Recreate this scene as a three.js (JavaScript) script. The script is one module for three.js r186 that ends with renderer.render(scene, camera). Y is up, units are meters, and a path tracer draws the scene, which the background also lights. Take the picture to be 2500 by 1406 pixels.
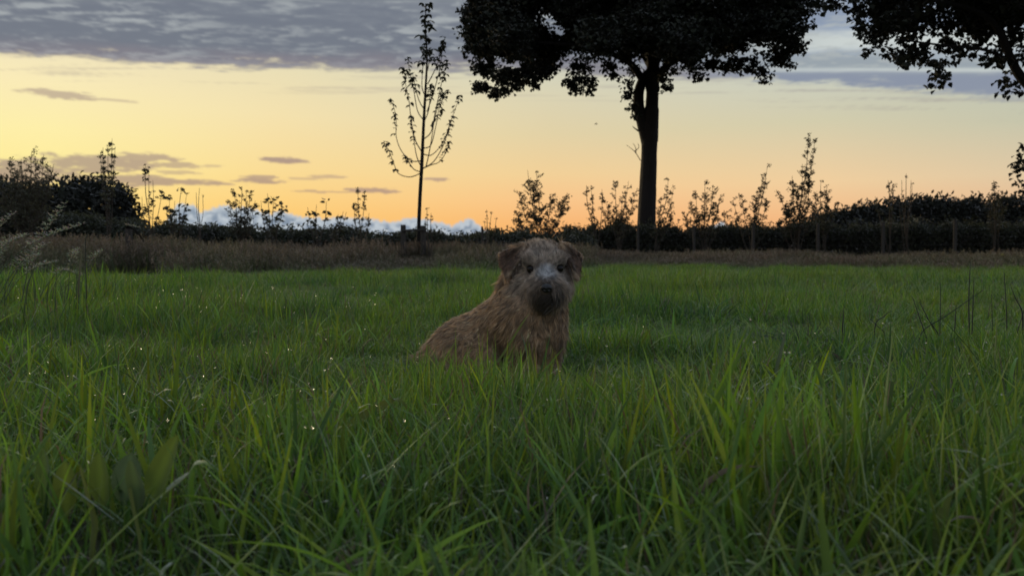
import * as THREE from 'three';

// ---------------------------------------------------------------- camera, exposure, sky, sun
const scene = new THREE.Scene();
const EYE = 0.3;                                   // a phone held low over the grass
const PITCH = Math.atan(87 / 1800);
const camera = new THREE.PerspectiveCamera(2 * Math.atan(703 / 1800) * 180 / Math.PI, 2500 / 1406, 0.02, 3000);
camera.position.set(0, EYE, 0);
camera.rotation.x = -PITCH;
camera.focus = 1.69;
camera.userData.fStop = 7;
const renderer = new THREE.WebGLRenderer({ antialias: true });
renderer.toneMapping = THREE.LinearToneMapping;
renderer.toneMappingExposure = 1;
renderer.shadowMap.enabled = true;

const RAD = Math.PI / 180;
const SUN_AZ = -37, SUN_EL = 8;
const sun = new THREE.DirectionalLight(new THREE.Color(1, 0.78, 0.46), 1.5);
sun.name = 'sun';
sun.position.set(Math.sin(SUN_AZ * RAD) * 60, Math.tan(SUN_EL * RAD) * 60, -Math.cos(SUN_AZ * RAD) * 60);
sun.castShadow = true;
sun.shadow.radius = 30;
Object.assign(sun.shadow.camera, { left: -40, right: 40, top: 40, bottom: -40, near: 0.5, far: 200 });
scene.add(sun, sun.target);

const clamp = (x, a = 0, b = 1) => Math.min(b, Math.max(a, x));
const lerp = (a, b, t) => a + (b - a) * t;
const sstep = (a, b, x) => { const t = clamp((x - a) / (b - a)); return t * t * (3 - 2 * t); };
function rng(seed) { let s = seed | 0; return () => { s = (s + 0x6d2b79f5) | 0; let t = Math.imul(s ^ (s >>> 15), 1 | s); t = (t + Math.imul(t ^ (t >>> 7), 61 | t)) ^ t; return ((t ^ (t >>> 14)) >>> 0) / 4294967296; }; }
function hash3(x, y, z) { let h = Math.imul(x, 374761393) ^ Math.imul(y, 668265263) ^ Math.imul(z, 1440662683); h = Math.imul(h ^ (h >>> 13), 1274126177); return ((h ^ (h >>> 16)) >>> 0) / 4294967296; }
function noise(x, y, z = 0) {
  const ix = Math.floor(x), iy = Math.floor(y), iz = Math.floor(z); let fx = x - ix, fy = y - iy, fz = z - iz;
  fx = fx * fx * (3 - 2 * fx); fy = fy * fy * (3 - 2 * fy); fz = fz * fz * (3 - 2 * fz);
  const L = (k) => lerp(lerp(hash3(ix, iy, k), hash3(ix + 1, iy, k), fx), lerp(hash3(ix, iy + 1, k), hash3(ix + 1, iy + 1, k), fx), fy);
  return fz === 0 ? L(iz) : lerp(L(iz), L(iz + 1), fz);
}
function fbm(x, y, oct = 4, z = 0) { let s = 0, a = 0.5, t = 0; for (let i = 0; i < oct; i++) { s += a * noise(x, y, z + i * 17); t += a; x = x * 2.03 + 5.1; y = y * 2.03 + 1.7; a *= 0.5; } return s / t; }
const lin1 = (c) => { c /= 255; return c <= 0.04045 ? c / 12.92 : Math.pow((c + 0.055) / 1.055, 2.4); };
const lin = (c) => [lin1(c[0]), lin1(c[1]), lin1(c[2])];
const mix3 = (a, b, t) => [lerp(a[0], b[0], t), lerp(a[1], b[1], t), lerp(a[2], b[2], t)];

// evening sky: clear air by elevation, at several bearings away from where the sun went down
const AIR = [
  [5, [[0, 255, 208, 112], [2, 255, 211, 122], [5.6, 255, 236, 155], [8, 254, 239, 170], [11, 250, 235, 184], [13, 242, 229, 190], [18, 205, 205, 198], [30, 180, 190, 202], [60, 170, 184, 203], [90, 170, 185, 206]]],
  [20, [[0, 255, 190, 98], [2, 255, 200, 110], [4, 253, 211, 131], [6, 250, 219, 150], [10, 244, 225, 174], [13, 234, 222, 182], [18, 196, 200, 196], [30, 179, 190, 203], [60, 170, 184, 203], [90, 170, 185, 206]]],
  [40, [[0, 244, 168, 104], [2, 249, 182, 115], [4, 249, 197, 138], [6, 242, 208, 152], [9, 226, 209, 166], [12, 217, 210, 180], [14, 206, 207, 188], [18, 182, 194, 196], [30, 177, 189, 204], [60, 170, 184, 203], [90, 170, 185, 206]]],
  [60, [[0, 236, 166, 114], [2, 243, 182, 128], [5, 240, 206, 158], [9.3, 210, 204, 173], [12, 200, 203, 188], [18, 170, 184, 196], [30, 172, 186, 204], [60, 170, 184, 203], [90, 170, 185, 206]]],
  [73, [[0, 226, 164, 124], [2, 235, 180, 136], [5, 222, 200, 165], [8.3, 196, 196, 172], [12, 186, 193, 185], [18, 158, 173, 192], [30, 168, 183, 204], [60, 170, 184, 203], [90, 170, 185, 206]]],
  [115, [[0, 180, 160, 152], [5, 176, 166, 164], [10, 164, 168, 178], [20, 160, 173, 192], [40, 166, 181, 203], [90, 170, 185, 206]]],
  [180, [[0, 150, 148, 160], [5, 158, 159, 172], [10, 162, 166, 182], [20, 164, 174, 194], [40, 164, 179, 202], [90, 170, 185, 206]]],
].map(([d, rows]) => [d, rows.map((r) => [r[0], lin(r.slice(1))])]);
function column(rows, el) { let i = 0; while (i < rows.length - 2 && rows[i + 1][0] < el) i++; const [e0, a] = rows[i], [e1, b] = rows[i + 1]; return mix3(a, b, clamp((el - e0) / (e1 - e0))); }
function air(d, el) { d = Math.max(d, 5); let i = 0; while (i < AIR.length - 2 && AIR[i + 1][0] < d) i++; const a = AIR[i], b = AIR[i + 1]; return mix3(column(a[1], el), column(b[1], el), clamp((d - a[0]) / (b[0] - a[0]))); }
// small flat clouds: azimuth, elevation, half width, half height in degrees, strength
const LENS = [[-31.25, 10.26, 2.3, 0.3, 0.75], [-27.8, 10.2, 1.6, 0.09, 0.5], [-17.2, 6.75, 1.9, 0.24, 1], [-10.6, 4.68, 2.1, 0.24, 0.9], [-14.2, 4.53, 2.6, 0.1, 0.7], [-18.9, 5.22, 1.9, 0.2, 0.9], [-18.6, 5.5, 1.4, 0.11, 0.8], [-14.2, 5.65, 1.5, 0.16, 0.6], [-15.6, 5.45, 1.3, 0.1, 0.5], [-5.8, 5.6, 1.1, 0.17, 0.8],
  [-29.4, 5.95, 3.9, 0.62, 0.9], [-26.1, 6.55, 2.0, 0.32, 0.85], [-24.3, 6.1, 1.6, 0.26, 0.75], [-23.6, 4.95, 3.2, 0.2, 0.9], [-21.9, 6.15, 0.8, 0.12, 0.5], [-26.6, 4.95, 2.2, 0.5, 0.9], [-33.2, 5.1, 2.6, 1.0, 0.95], [-24.2, 5.6, 1.6, 0.14, 0.6], [-30, 4.9, 3.4, 0.35, 0.7]];
// the bank of heaped cloud low on the horizon: azimuth, top elevation
const BANK = [[-60, 1.2], [-40, 1.6], [-27, 0.6], [-25.2, 2.0], [-24.4, 3.35], [-23.3, 3.45], [-22.9, 2.8], [-21.3, 3.4], [-20.6, 3.1], [-19.8, 3.2], [-18.5, 2.88], [-17.2, 3.05], [-16, 2.68], [-14, 2.55], [-11.9, 2.6], [-9.4, 2.3], [-7.9, 2.6], [-6.3, 2.45], [-4.7, 2.1], [-3.2, 2.6], [-1.9, 1.6], [0.5, 0.6], [13.8, 0.6], [14.9, 1.85], [15.8, 2.2], [16.8, 1.6], [18, 0.5], [40, 0.8], [70, 1.2]];
const EDGE = [[-9, 3.4], [-2.58, 3.78], [-1.63, 3.98], [-0.55, 4.07], [0, 4.1], [1.93, 4.41], [3.15, 4.8], [9, 5.4]];   // far rim of the cloud deck, in units of its height
const along = (list, x) => { if (x <= list[0][0]) return list[0][1]; for (let i = 1; i < list.length; i++) if (x < list[i][0]) return lerp(list[i - 1][1], list[i][1], (x - list[i - 1][0]) / (list[i][0] - list[i - 1][0])); return list[list.length - 1][1]; };
const DARK = lin([113, 120, 133]), WISP = lin([162, 168, 172]), MAUVE = lin([142, 130, 138]), PALE = lin([204, 211, 208]), SLATE = lin([138, 147, 165]), LENSC = lin([150, 126, 130]), BANKHI = lin([188, 199, 208]), BANKLO = lin([128, 146, 166]);
function skyColor(az, el) {
  const d = Math.abs(((az - SUN_AZ + 540) % 360) - 180);
  let c = air(d, el);
  const near = 1 - sstep(60, 120, d);
  if (el > 4) {                                    // the deck of altocumulus overhead, seen in perspective
    const D = 1 / Math.tan(Math.min(el, 89.9) * RAD), X = Math.sin(az * RAD) * D, Z = Math.cos(az * RAD) * D;
    const big = fbm(X * 0.9 + 3, Z * 1.1 + 9, 4), mid = fbm(X * 4.2 + big * 2, Z * 6.5 + 20, 4), fine = fbm(X * 13 + mid * 3, Z * 22 + 50, 4);
    let m = sstep(-0.13, 0.12, along(EDGE, X) - Z + (mid - 0.5) * 0.42 + (fine - 0.5) * 0.3);
    m *= 1 - sstep(5.2, 8, D);
    const open = sstep(0.46, 0.72, mid * 0.5 + fine * 0.5) * (0.55 + 0.45 * sstep(0.35, 0.65, big));
    let k = mix3(DARK, WISP, clamp(open * 1.1 + 0.25 * (fine - 0.45) + sstep(3.6, 2.6, D) * 0.5 * (fine + 0.1)));
    k = mix3(k, MAUVE, 0.45 * near * sstep(0.42, 0.05, along(EDGE, X) - Z + (mid - 0.5) * 0.3));
    const side = sstep(0.7, 1.6, X) * (1 - sstep(6, 9, X));                          // bands of light and slate towards the north
    if (side > 0) {
      const zz = Z + (mid - 0.5) * 0.22 + (fine - 0.5) * 0.12;
      let b = mix3(lin([150, 164, 186]), lin([138, 154, 178]), fine);
      b = mix3(b, PALE, 0.95 * sstep(3.28, 3.5, zz) * (1 - sstep(3.62, 3.85, zz)));
      b = mix3(b, lin([152, 162, 170]), sstep(3.66, 3.86, zz));
      b = mix3(b, lin([178, 184, 184]), sstep(0.5, 0.75, fine) * 0.6);
      b = mix3(b, PALE, 0.8 * sstep(4.02, 4.1, Z) * (1 - sstep(4.12, 4.18, Z)));
      b = mix3(b, SLATE, sstep(4.06, 4.26, Z + (mid - 0.5) * 0.16));
      k = mix3(k, b, side);
    }
    c = mix3(c, k, m * lerp(0.98, 0.35, sstep(19, 45, el)) * lerp(1, 0.5, sstep(90, 150, d)));
    const t = sstep(0.5, 0.8, fbm(X * 1.6, Z * 13 + 70, 4)) * sstep(0.75, 0.05, Math.abs(Z - along(EDGE, X) - 0.25)) * (1 - m);   // thin streaks beyond the rim
    c = mix3(c, mix3(MAUVE, c, 0.45), t * 0.7 * near);
  }
  if (el < 13 && az > -50 && az < 40) {
    let w = 0;
    for (const [a, e, ha, he, s] of LENS) {
      const x = (az - a) / ha, y = (el - e) / he;
      if (x * x + y * y > 4.5) continue;
      const n = fbm(az * 1.3 + a, el * 7 + e, 4);
      w = Math.max(w, s * sstep(-0.2, 0.55, 1 - x * x - y * y + (n - 0.5) * 2.0));
    }
    c = mix3(c, mix3(LENSC, c, 0.16), w * 0.92);
  }
  if (el < 5) {
    const lump = (fbm(az * 1.5, 3.3, 3) - 0.5) * 0.3 + (fbm(az * 5, el * 5 + 2, 3) - 0.5) * 0.4, top = along(BANK, az) + lump, m = sstep(-0.09, 0.1, top - el);
    const bump = fbm(az * 2.6, el * 4.2 + 8, 4);
    const k = mix3(mix3(BANKLO, BANKHI, sstep(0.3, 0.7, bump)), BANKHI, sstep(0.5, 0.02, top - el));
    c = mix3(c, k, m * 0.97);
  }
  return c;
}
{
  const W = 4096, H = 2048, data = new Float32Array(W * H * 4);
  for (let r = 0; r < H; r++) {
    const el = ((r + 0.5) / H - 0.5) * 180;
    const step = el < 25 ? 1 : 2;
    for (let q = 0; q < W; q += 1) {
      const o = (r * W + q) * 4;
      if (el <= 0) { data[o] = 0.1; data[o + 1] = 0.1; data[o + 2] = 0.08; data[o + 3] = 1; continue; }
      if (step === 2 && (q & 1)) { for (let k = 0; k < 4; k++) data[o + k] = data[o - 4 + k]; continue; }
      if (step === 2 && (r & 1) && r > H / 2 + 300) { for (let k = 0; k < 4; k++) data[o + k] = data[o - W * 4 + k]; continue; }
      const az = (((q + 0.5) / W - 0.5) * 360 + 90 + 540) % 360 - 180;
      const c = skyColor(az, el);
      data[o] = c[0]; data[o + 1] = c[1]; data[o + 2] = c[2]; data[o + 3] = 1;
    }
  }
  const t = new THREE.DataTexture(data, W, H, THREE.RGBAFormat, THREE.FloatType);
  t.mapping = THREE.EquirectangularReflectionMapping;
  t.magFilter = THREE.LinearFilter;
  t.needsUpdate = true;
  scene.background = t;
  scene.environment = t;
}

// ---------------------------------------------------------------- helpers
const V = (x, y, z) => new THREE.Vector3(x, y, z);
const CP = Math.cos(PITCH), SP = Math.sin(PITCH);
function at(px, py, depth) {                        // the point that far in front of the lens plane's foot, seen at that place of the 2500 x 1406 photograph
  const x = (px - 1250) / 1800, y = -(py - 703) / 1800, Y = y * CP - SP, Z = y * SP + CP, k = depth / Z;
  return V(x * k, EYE + Y * k, -depth);
}
const used = {};
function numbered(name) { used[name] = (used[name] ?? -1) + 1; return used[name] ? name + '_' + String(used[name]).padStart(3, '0') : name; }
function tag(o, label, category, group, kind) { if (label) o.userData.label = label; if (category) o.userData.category = category; if (group) o.userData.group = group; if (kind) o.userData.kind = kind; return o; }
function thing(name, label, category, pos, group, kind) { const o = new THREE.Group(); o.name = numbered(name); if (pos) o.position.copy(pos); scene.add(o); return tag(o, label, category, group, kind); }
function finish(m, name, parent) { m.name = parent === scene ? numbered(name) : name; m.castShadow = m.receiveShadow = true; parent.add(m); return m; }
const groundY = (x, z) => { const r = Math.hypot(x, z); return (fbm(x * 0.55 + 40, z * 0.55 + 40, 3) - 0.5) * 0.07 * sstep(2.2, 6, r); };

class MB {                                          // collects triangles and builds one named mesh
  constructor(origin) { this.p = []; this.n = []; this.i = []; this.c = []; this.u = []; this.o = origin ?? V(0, 0, 0); }
  vert(p, n, c, u = 0, v = 0) { this.p.push(p.x - this.o.x, p.y - this.o.y, p.z - this.o.z); this.n.push(n.x, n.y, n.z); this.c.push(...(c ?? [1, 1, 1])); this.u.push(u, v); return this.p.length / 3 - 1; }
  tri(a, b, c) { this.i.push(a, b, c); }
  tube(pts, radii, sides = 6, c, rough = 0, cap = true) {
    const T = V(), U = V(), W = V(), N = V(), P = V(); let prev = null, len = 0;
    let ref = V(0.13, 0.05, 1).normalize();
    for (let k = 0; k < pts.length; k++) {
      T.copy(pts[Math.min(k + 1, pts.length - 1)]).sub(pts[Math.max(k - 1, 0)]).normalize();
      if (k) len += pts[k].distanceTo(pts[k - 1]);
      U.copy(ref).addScaledVector(T, -ref.dot(T)); if (U.lengthSq() < 1e-6) U.set(1, 0, 0).addScaledVector(T, -T.x); U.normalize(); ref.copy(U); W.crossVectors(T, U);
      const row = [];
      for (let s = 0; s <= sides; s++) {
        const a = (s % sides) / sides * Math.PI * 2; N.copy(U).multiplyScalar(Math.cos(a)).addScaledVector(W, Math.sin(a));
        let r = radii[k]; if (rough) r *= 1 + rough * (fbm(Math.cos(a) * 2.2 + 7, len * 1.3 + 3, 3, Math.sin(a) * 2.2) - 0.5) * 2;
        row.push(this.vert(P.copy(pts[k]).addScaledVector(N, r), N, c, s / sides, len));
      }
      if (prev) for (let s = 0; s < sides; s++) { this.tri(prev[s], prev[s + 1], row[s]); this.tri(row[s], prev[s + 1], row[s + 1]); }
      prev = row;
    }
    if (cap) { const e = pts.length - 1, q = this.vert(P.copy(pts[e]).addScaledVector(T, radii[e] * 0.5), T, c); for (let s = 0; s < sides; s++) this.tri(prev[s], prev[s + 1], q); }
    return this;
  }
  // a grass blade: bends as it rises, narrows to a point; fold gives it a keel
  blade(base, yaw, len, lean, curl, width, c0, c1, segs = 5, fold = 0, twist = 0) {
    const dx = Math.sin(yaw), dz = Math.cos(yaw), p = base.clone(), S = V(), N = V(), T = V(); let prev = null;
    for (let k = 0; k <= segs; k++) {
      const t = k / segs, a = lean + curl * t * t;
      if (k) { const b = lean + curl * (t - 0.5 / segs) ** 2; p.x += Math.sin(b) * dx * len / segs; p.z += Math.sin(b) * dz * len / segs; p.y += Math.cos(b) * len / segs; }
      const tw = twist * t; S.set(dz * Math.cos(tw) + dx * Math.sin(tw) * Math.cos(a), -Math.sin(a) * Math.sin(tw), -dx * Math.cos(tw) + dz * Math.sin(tw) * Math.cos(a));
      T.set(Math.sin(a) * dx, Math.cos(a), Math.sin(a) * dz); S.addScaledVector(T, -S.dot(T)).normalize(); N.crossVectors(S, T);
      const w = width * 0.5 * (t < 0.45 ? lerp(0.7, 1, t / 0.45) : 1 - ((t - 0.45) / 0.55) ** 1.7), c = mix3(c0, c1, t);
      if (k === segs) { const q = this.vert(p, N, c, 0.5, t); for (let s = 0; s + 1 < prev.length; s++) this.tri(prev[s], prev[s + 1], q); break; }
      const row = [];
      for (const s of fold ? [-1, 0, 1] : [-1, 1]) row.push(this.vert(p.clone().addScaledVector(S, s * w).addScaledVector(N, fold && !s ? -w * fold : 0), fold && s ? N.clone().addScaledVector(S, -s * fold).normalize() : N, c, s * 0.5 + 0.5, t));
      if (prev) for (let s = 0; s + 1 < row.length; s++) { this.tri(prev[s], prev[s + 1], row[s]); this.tri(row[s], prev[s + 1], row[s + 1]); }
      prev = row;
    }
    return p;
  }
  // a flat blade along given points
  ribbon(pts, widths, c0, c1, side) {
    const T = V(), S = V(), N = V(); let prev = null;
    for (let k = 0; k < pts.length; k++) {
      T.copy(pts[Math.min(k + 1, pts.length - 1)]).sub(pts[Math.max(k - 1, 0)]).normalize();
      S.copy(side ?? V(1, 0, 0)).addScaledVector(T, -(side ?? V(1, 0, 0)).dot(T)).normalize(); N.crossVectors(S, T);
      const c = mix3(c0, c1, k / (pts.length - 1)), row = [-1, 0, 1].map((s) => this.vert(pts[k].clone().addScaledVector(S, s * widths[k] / 2).addScaledVector(N, s ? 0 : -widths[k] * 0.18), N.clone().addScaledVector(S, s * 0.3).normalize(), c, s * 0.5 + 0.5, k));
      if (prev) for (let s = 0; s < 2; s++) { this.tri(prev[s], prev[s + 1], row[s]); this.tri(row[s], prev[s + 1], row[s + 1]); }
      prev = row;
    }
    return this;
  }
  // a pointed leaf of two folded halves
  leaf(p, dir, up, len, wid, c) {
    const D = dir.clone().normalize(), S = V().crossVectors(up, D).normalize(), N = V().crossVectors(D, S).normalize(), f = wid * 0.16;
    const a = this.vert(p, N, c), tip = this.vert(p.clone().addScaledVector(D, len).addScaledVector(N, -len * 0.12), N, c), m1 = [], m2 = [];
    for (const [t, w] of [[0.3, 0.46], [0.62, 0.4]]) { const q = p.clone().addScaledVector(D, len * t); m1.push(this.vert(q.clone().addScaledVector(S, wid * w).addScaledVector(N, f), N.clone().addScaledVector(S, -0.3).normalize(), c)); m2.push(this.vert(q.clone().addScaledVector(S, -wid * w).addScaledVector(N, f), N.clone().addScaledVector(S, 0.3).normalize(), c)); }
    this.tri(a, tip, m1[0]); this.tri(m1[0], tip, m1[1]); this.tri(a, m2[0], tip); this.tri(m2[0], m2[1], tip);
    return this;
  }
  geometry() {
    const g = new THREE.BufferGeometry();
    g.setAttribute('position', new THREE.Float32BufferAttribute(this.p, 3)); g.setAttribute('normal', new THREE.Float32BufferAttribute(this.n, 3));
    g.setAttribute('color', new THREE.Float32BufferAttribute(this.c, 3)); g.setAttribute('uv', new THREE.Float32BufferAttribute(this.u, 2)); g.setIndex(this.i);
    return g;
  }
  build(name, mat, parent = scene) { return finish(new THREE.Mesh(this.geometry(), mat), name, parent); }
}
function instanced(name, geo, mat, items, parent, tint = true) {
  const m = new THREE.InstancedMesh(geo, mat, items.length), q = new THREE.Quaternion(), M = new THREE.Matrix4(), e = new THREE.Euler(), C = new THREE.Color();
  items.forEach((it, k) => {
    if (it.q) q.copy(it.q); else q.setFromEuler(e.set(it.rx ?? 0, it.ry ?? 0, it.rz ?? 0, 'YXZ'));
    const s = it.s ?? 1; m.setMatrixAt(k, M.compose(it.p, q, typeof s === 'number' ? V(s, s, s) : s));
    if (tint) m.setColorAt(k, C.setRGB(...(it.c ?? [1, 1, 1])));
  });
  finish(m, name, parent); m.userData.kind = 'stuff';
  return m;
}
function noiseTexture(size, seed, fn, srgb) {
  const d = new Uint8Array(size * size * 4);
  for (let y = 0; y < size; y++) for (let x = 0; x < size; x++) { const c = fn(x / size, y / size); for (let k = 0; k < 3; k++) d[(y * size + x) * 4 + k] = clamp(c[k] * 255, 0, 255); d[(y * size + x) * 4 + 3] = 255; }
  const t = new THREE.DataTexture(d, size, size); t.wrapS = t.wrapT = THREE.RepeatWrapping; t.magFilter = THREE.LinearFilter; if (srgb) t.colorSpace = THREE.SRGBColorSpace; t.needsUpdate = true;
  return t;
}
// periodic ridged noise along the trunk for bark
const barkTex = noiseTexture(512, 1, (u, v) => { const a = u * Math.PI * 2, n = fbm(Math.cos(a) * 5 + 9, v * 5, 4, Math.sin(a) * 5 + 3), f = Math.abs(fbm(Math.cos(a) * 9, v * 3.5 + 30, 4, Math.sin(a) * 9) - 0.5) * 3; const h = clamp(0.25 + f * 0.6 + (n - 0.5) * 0.5); return [h, h, h]; });
barkTex.repeat.set(1, 0.6);
const std = (o) => new THREE.MeshStandardMaterial({ side: THREE.DoubleSide, roughness: 0.9, ...o });
const leafy = (o) => new THREE.MeshPhysicalMaterial({ side: THREE.DoubleSide, roughness: 1, transmission: 0.35, thickness: 0, vertexColors: true, ...o });
const RGB = (r, g, b) => new THREE.Color().setRGB(r, g, b);
const M = {
  soil: std({ color: RGB(0.045, 0.05, 0.022), roughness: 1 }),
  grass: leafy({ color: RGB(1, 1, 1), transmission: 0.46, clearcoat: 0.13, clearcoatRoughness: 0.3 }),
  dry: leafy({ color: RGB(1, 1, 1), transmission: 0.3 }),
  tree: leafy({ color: RGB(1, 1, 1), transmission: 0.15, name: 'tree_leaf' }),
  shrub: leafy({ color: RGB(1, 1, 1), transmission: 0.3 }),
  bark: std({ color: RGB(0.024, 0.02, 0.017), bumpMap: barkTex, bumpScale: 0.04 }),
  twig: std({ color: RGB(0.07, 0.055, 0.04) }),
  post: std({ color: RGB(0.06, 0.053, 0.044), bumpMap: barkTex, bumpScale: 0.006 }),
  wire: std({ color: RGB(0.09, 0.085, 0.08), roughness: 0.7 }),
  strap: std({ color: RGB(0.012, 0.012, 0.012), roughness: 0.6 }),
  fur: leafy({ color: RGB(1, 1, 1), transmission: 0.48 }),
  hide: std({ vertexColors: true, roughness: 1 }),
  eye: new THREE.MeshPhysicalMaterial({ color: RGB(0.009, 0.006, 0.005), roughness: 0.12, specularIntensity: 0.5 }),
  nose: new THREE.MeshPhysicalMaterial({ color: RGB(0.012, 0.011, 0.011), roughness: 0.42 }),
  dew: new THREE.MeshPhysicalMaterial({ color: RGB(1, 1, 1), roughness: 0, transmission: 1, thickness: 0.002, ior: 1.33 }),
};

// ---------------------------------------------------------------- ground
{
  const g = new THREE.PlaneGeometry(1, 1, 150, 150), p = g.attributes.position, C = [];
  for (let k = 0; k < p.count; k++) {
    const a = p.getX(k) * 2, b = p.getY(k) * 2, x = Math.sign(a) * (Math.abs(a) * 12 + Math.abs(a) ** 6 * 900), z = Math.sign(b) * (Math.abs(b) * 22 + Math.abs(b) ** 6 * 900);
    p.setXYZ(k, x, groundY(x, z), z); const n = 0.6 + 0.8 * fbm(x * 3, z * 3, 3); C.push(n, n, n);
  }
  const idx = g.index.array; for (let k = 0; k < idx.length; k += 3) { const t = idx[k]; idx[k] = idx[k + 1]; idx[k + 1] = t; }
  g.setAttribute('color', new THREE.Float32BufferAttribute(C, 3)); g.computeVertexNormals(); M.soil.vertexColors = true;
  tag(finish(new THREE.Mesh(g, M.soil), 'meadow_ground', scene), 'dark soil of the meadow between the grass blades', 'ground', null, 'structure');
}

// ---------------------------------------------------------------- trees
// one leafy twig: eight drooping lobed leaves
function sprayGeometry(seed, n, len, size) {
  const R = rng(seed), mb = new MB();
  for (let k = 0; k < n; k++) {
    const t = (k + 0.5) / n, a = R() * 6.28, b = V((t - 0.5) * len, (R() - 0.5) * len * 0.45, (R() - 0.5) * len * 0.6), g = 0.7 + 0.6 * R();
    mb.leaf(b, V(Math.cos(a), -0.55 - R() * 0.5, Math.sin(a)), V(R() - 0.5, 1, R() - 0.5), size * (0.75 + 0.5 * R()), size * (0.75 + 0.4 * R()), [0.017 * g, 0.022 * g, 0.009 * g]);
  }
  return mb.geometry();
}
function fillClumps(parent, clumps, perM3, seed, sprays, tone = 1) {
  const R = rng(seed), lists = sprays.map(() => []);
  for (const [c, r, dens = 1] of clumps) {
    const n = Math.ceil(perM3 * dens * (r * r * 2.4 + r * r * r) * 0.55);
    for (let k = 0; k < n; k++) {
      let d; do d = V(R() * 2 - 1, R() * 2 - 1, R() * 2 - 1); while (d.lengthSq() > 1);
      d.multiplyScalar(lerp(0.85, 1.45, R() ** 3)); d.y *= 0.82;
      const g = tone * (0.7 + 0.6 * R());
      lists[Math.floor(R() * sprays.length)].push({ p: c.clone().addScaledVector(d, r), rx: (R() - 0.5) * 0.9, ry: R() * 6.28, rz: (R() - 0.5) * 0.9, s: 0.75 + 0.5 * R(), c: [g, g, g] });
    }
  }
  const crown = new THREE.Group(); crown.name = 'crown'; crown.userData.kind = 'stuff'; crown.position.copy(parent.position).negate(); parent.add(crown);
  lists.forEach((l, k) => instanced('leafage', sprays[k], M.tree, l, crown));
}
const curve = (pts, n) => new THREE.CatmullRomCurve3(pts).getPoints(n);
const radiiOf = (n, a, b, pow = 1) => Array.from({ length: n + 1 }, (_, k) => lerp(a, b, (k / n) ** pow));
const SPRAY = [sprayGeometry(11, 10, 0.42, 0.125), sprayGeometry(12, 9, 0.45, 0.115), sprayGeometry(13, 9, 0.36, 0.135), sprayGeometry(14, 11, 0.5, 0.12)];
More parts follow.
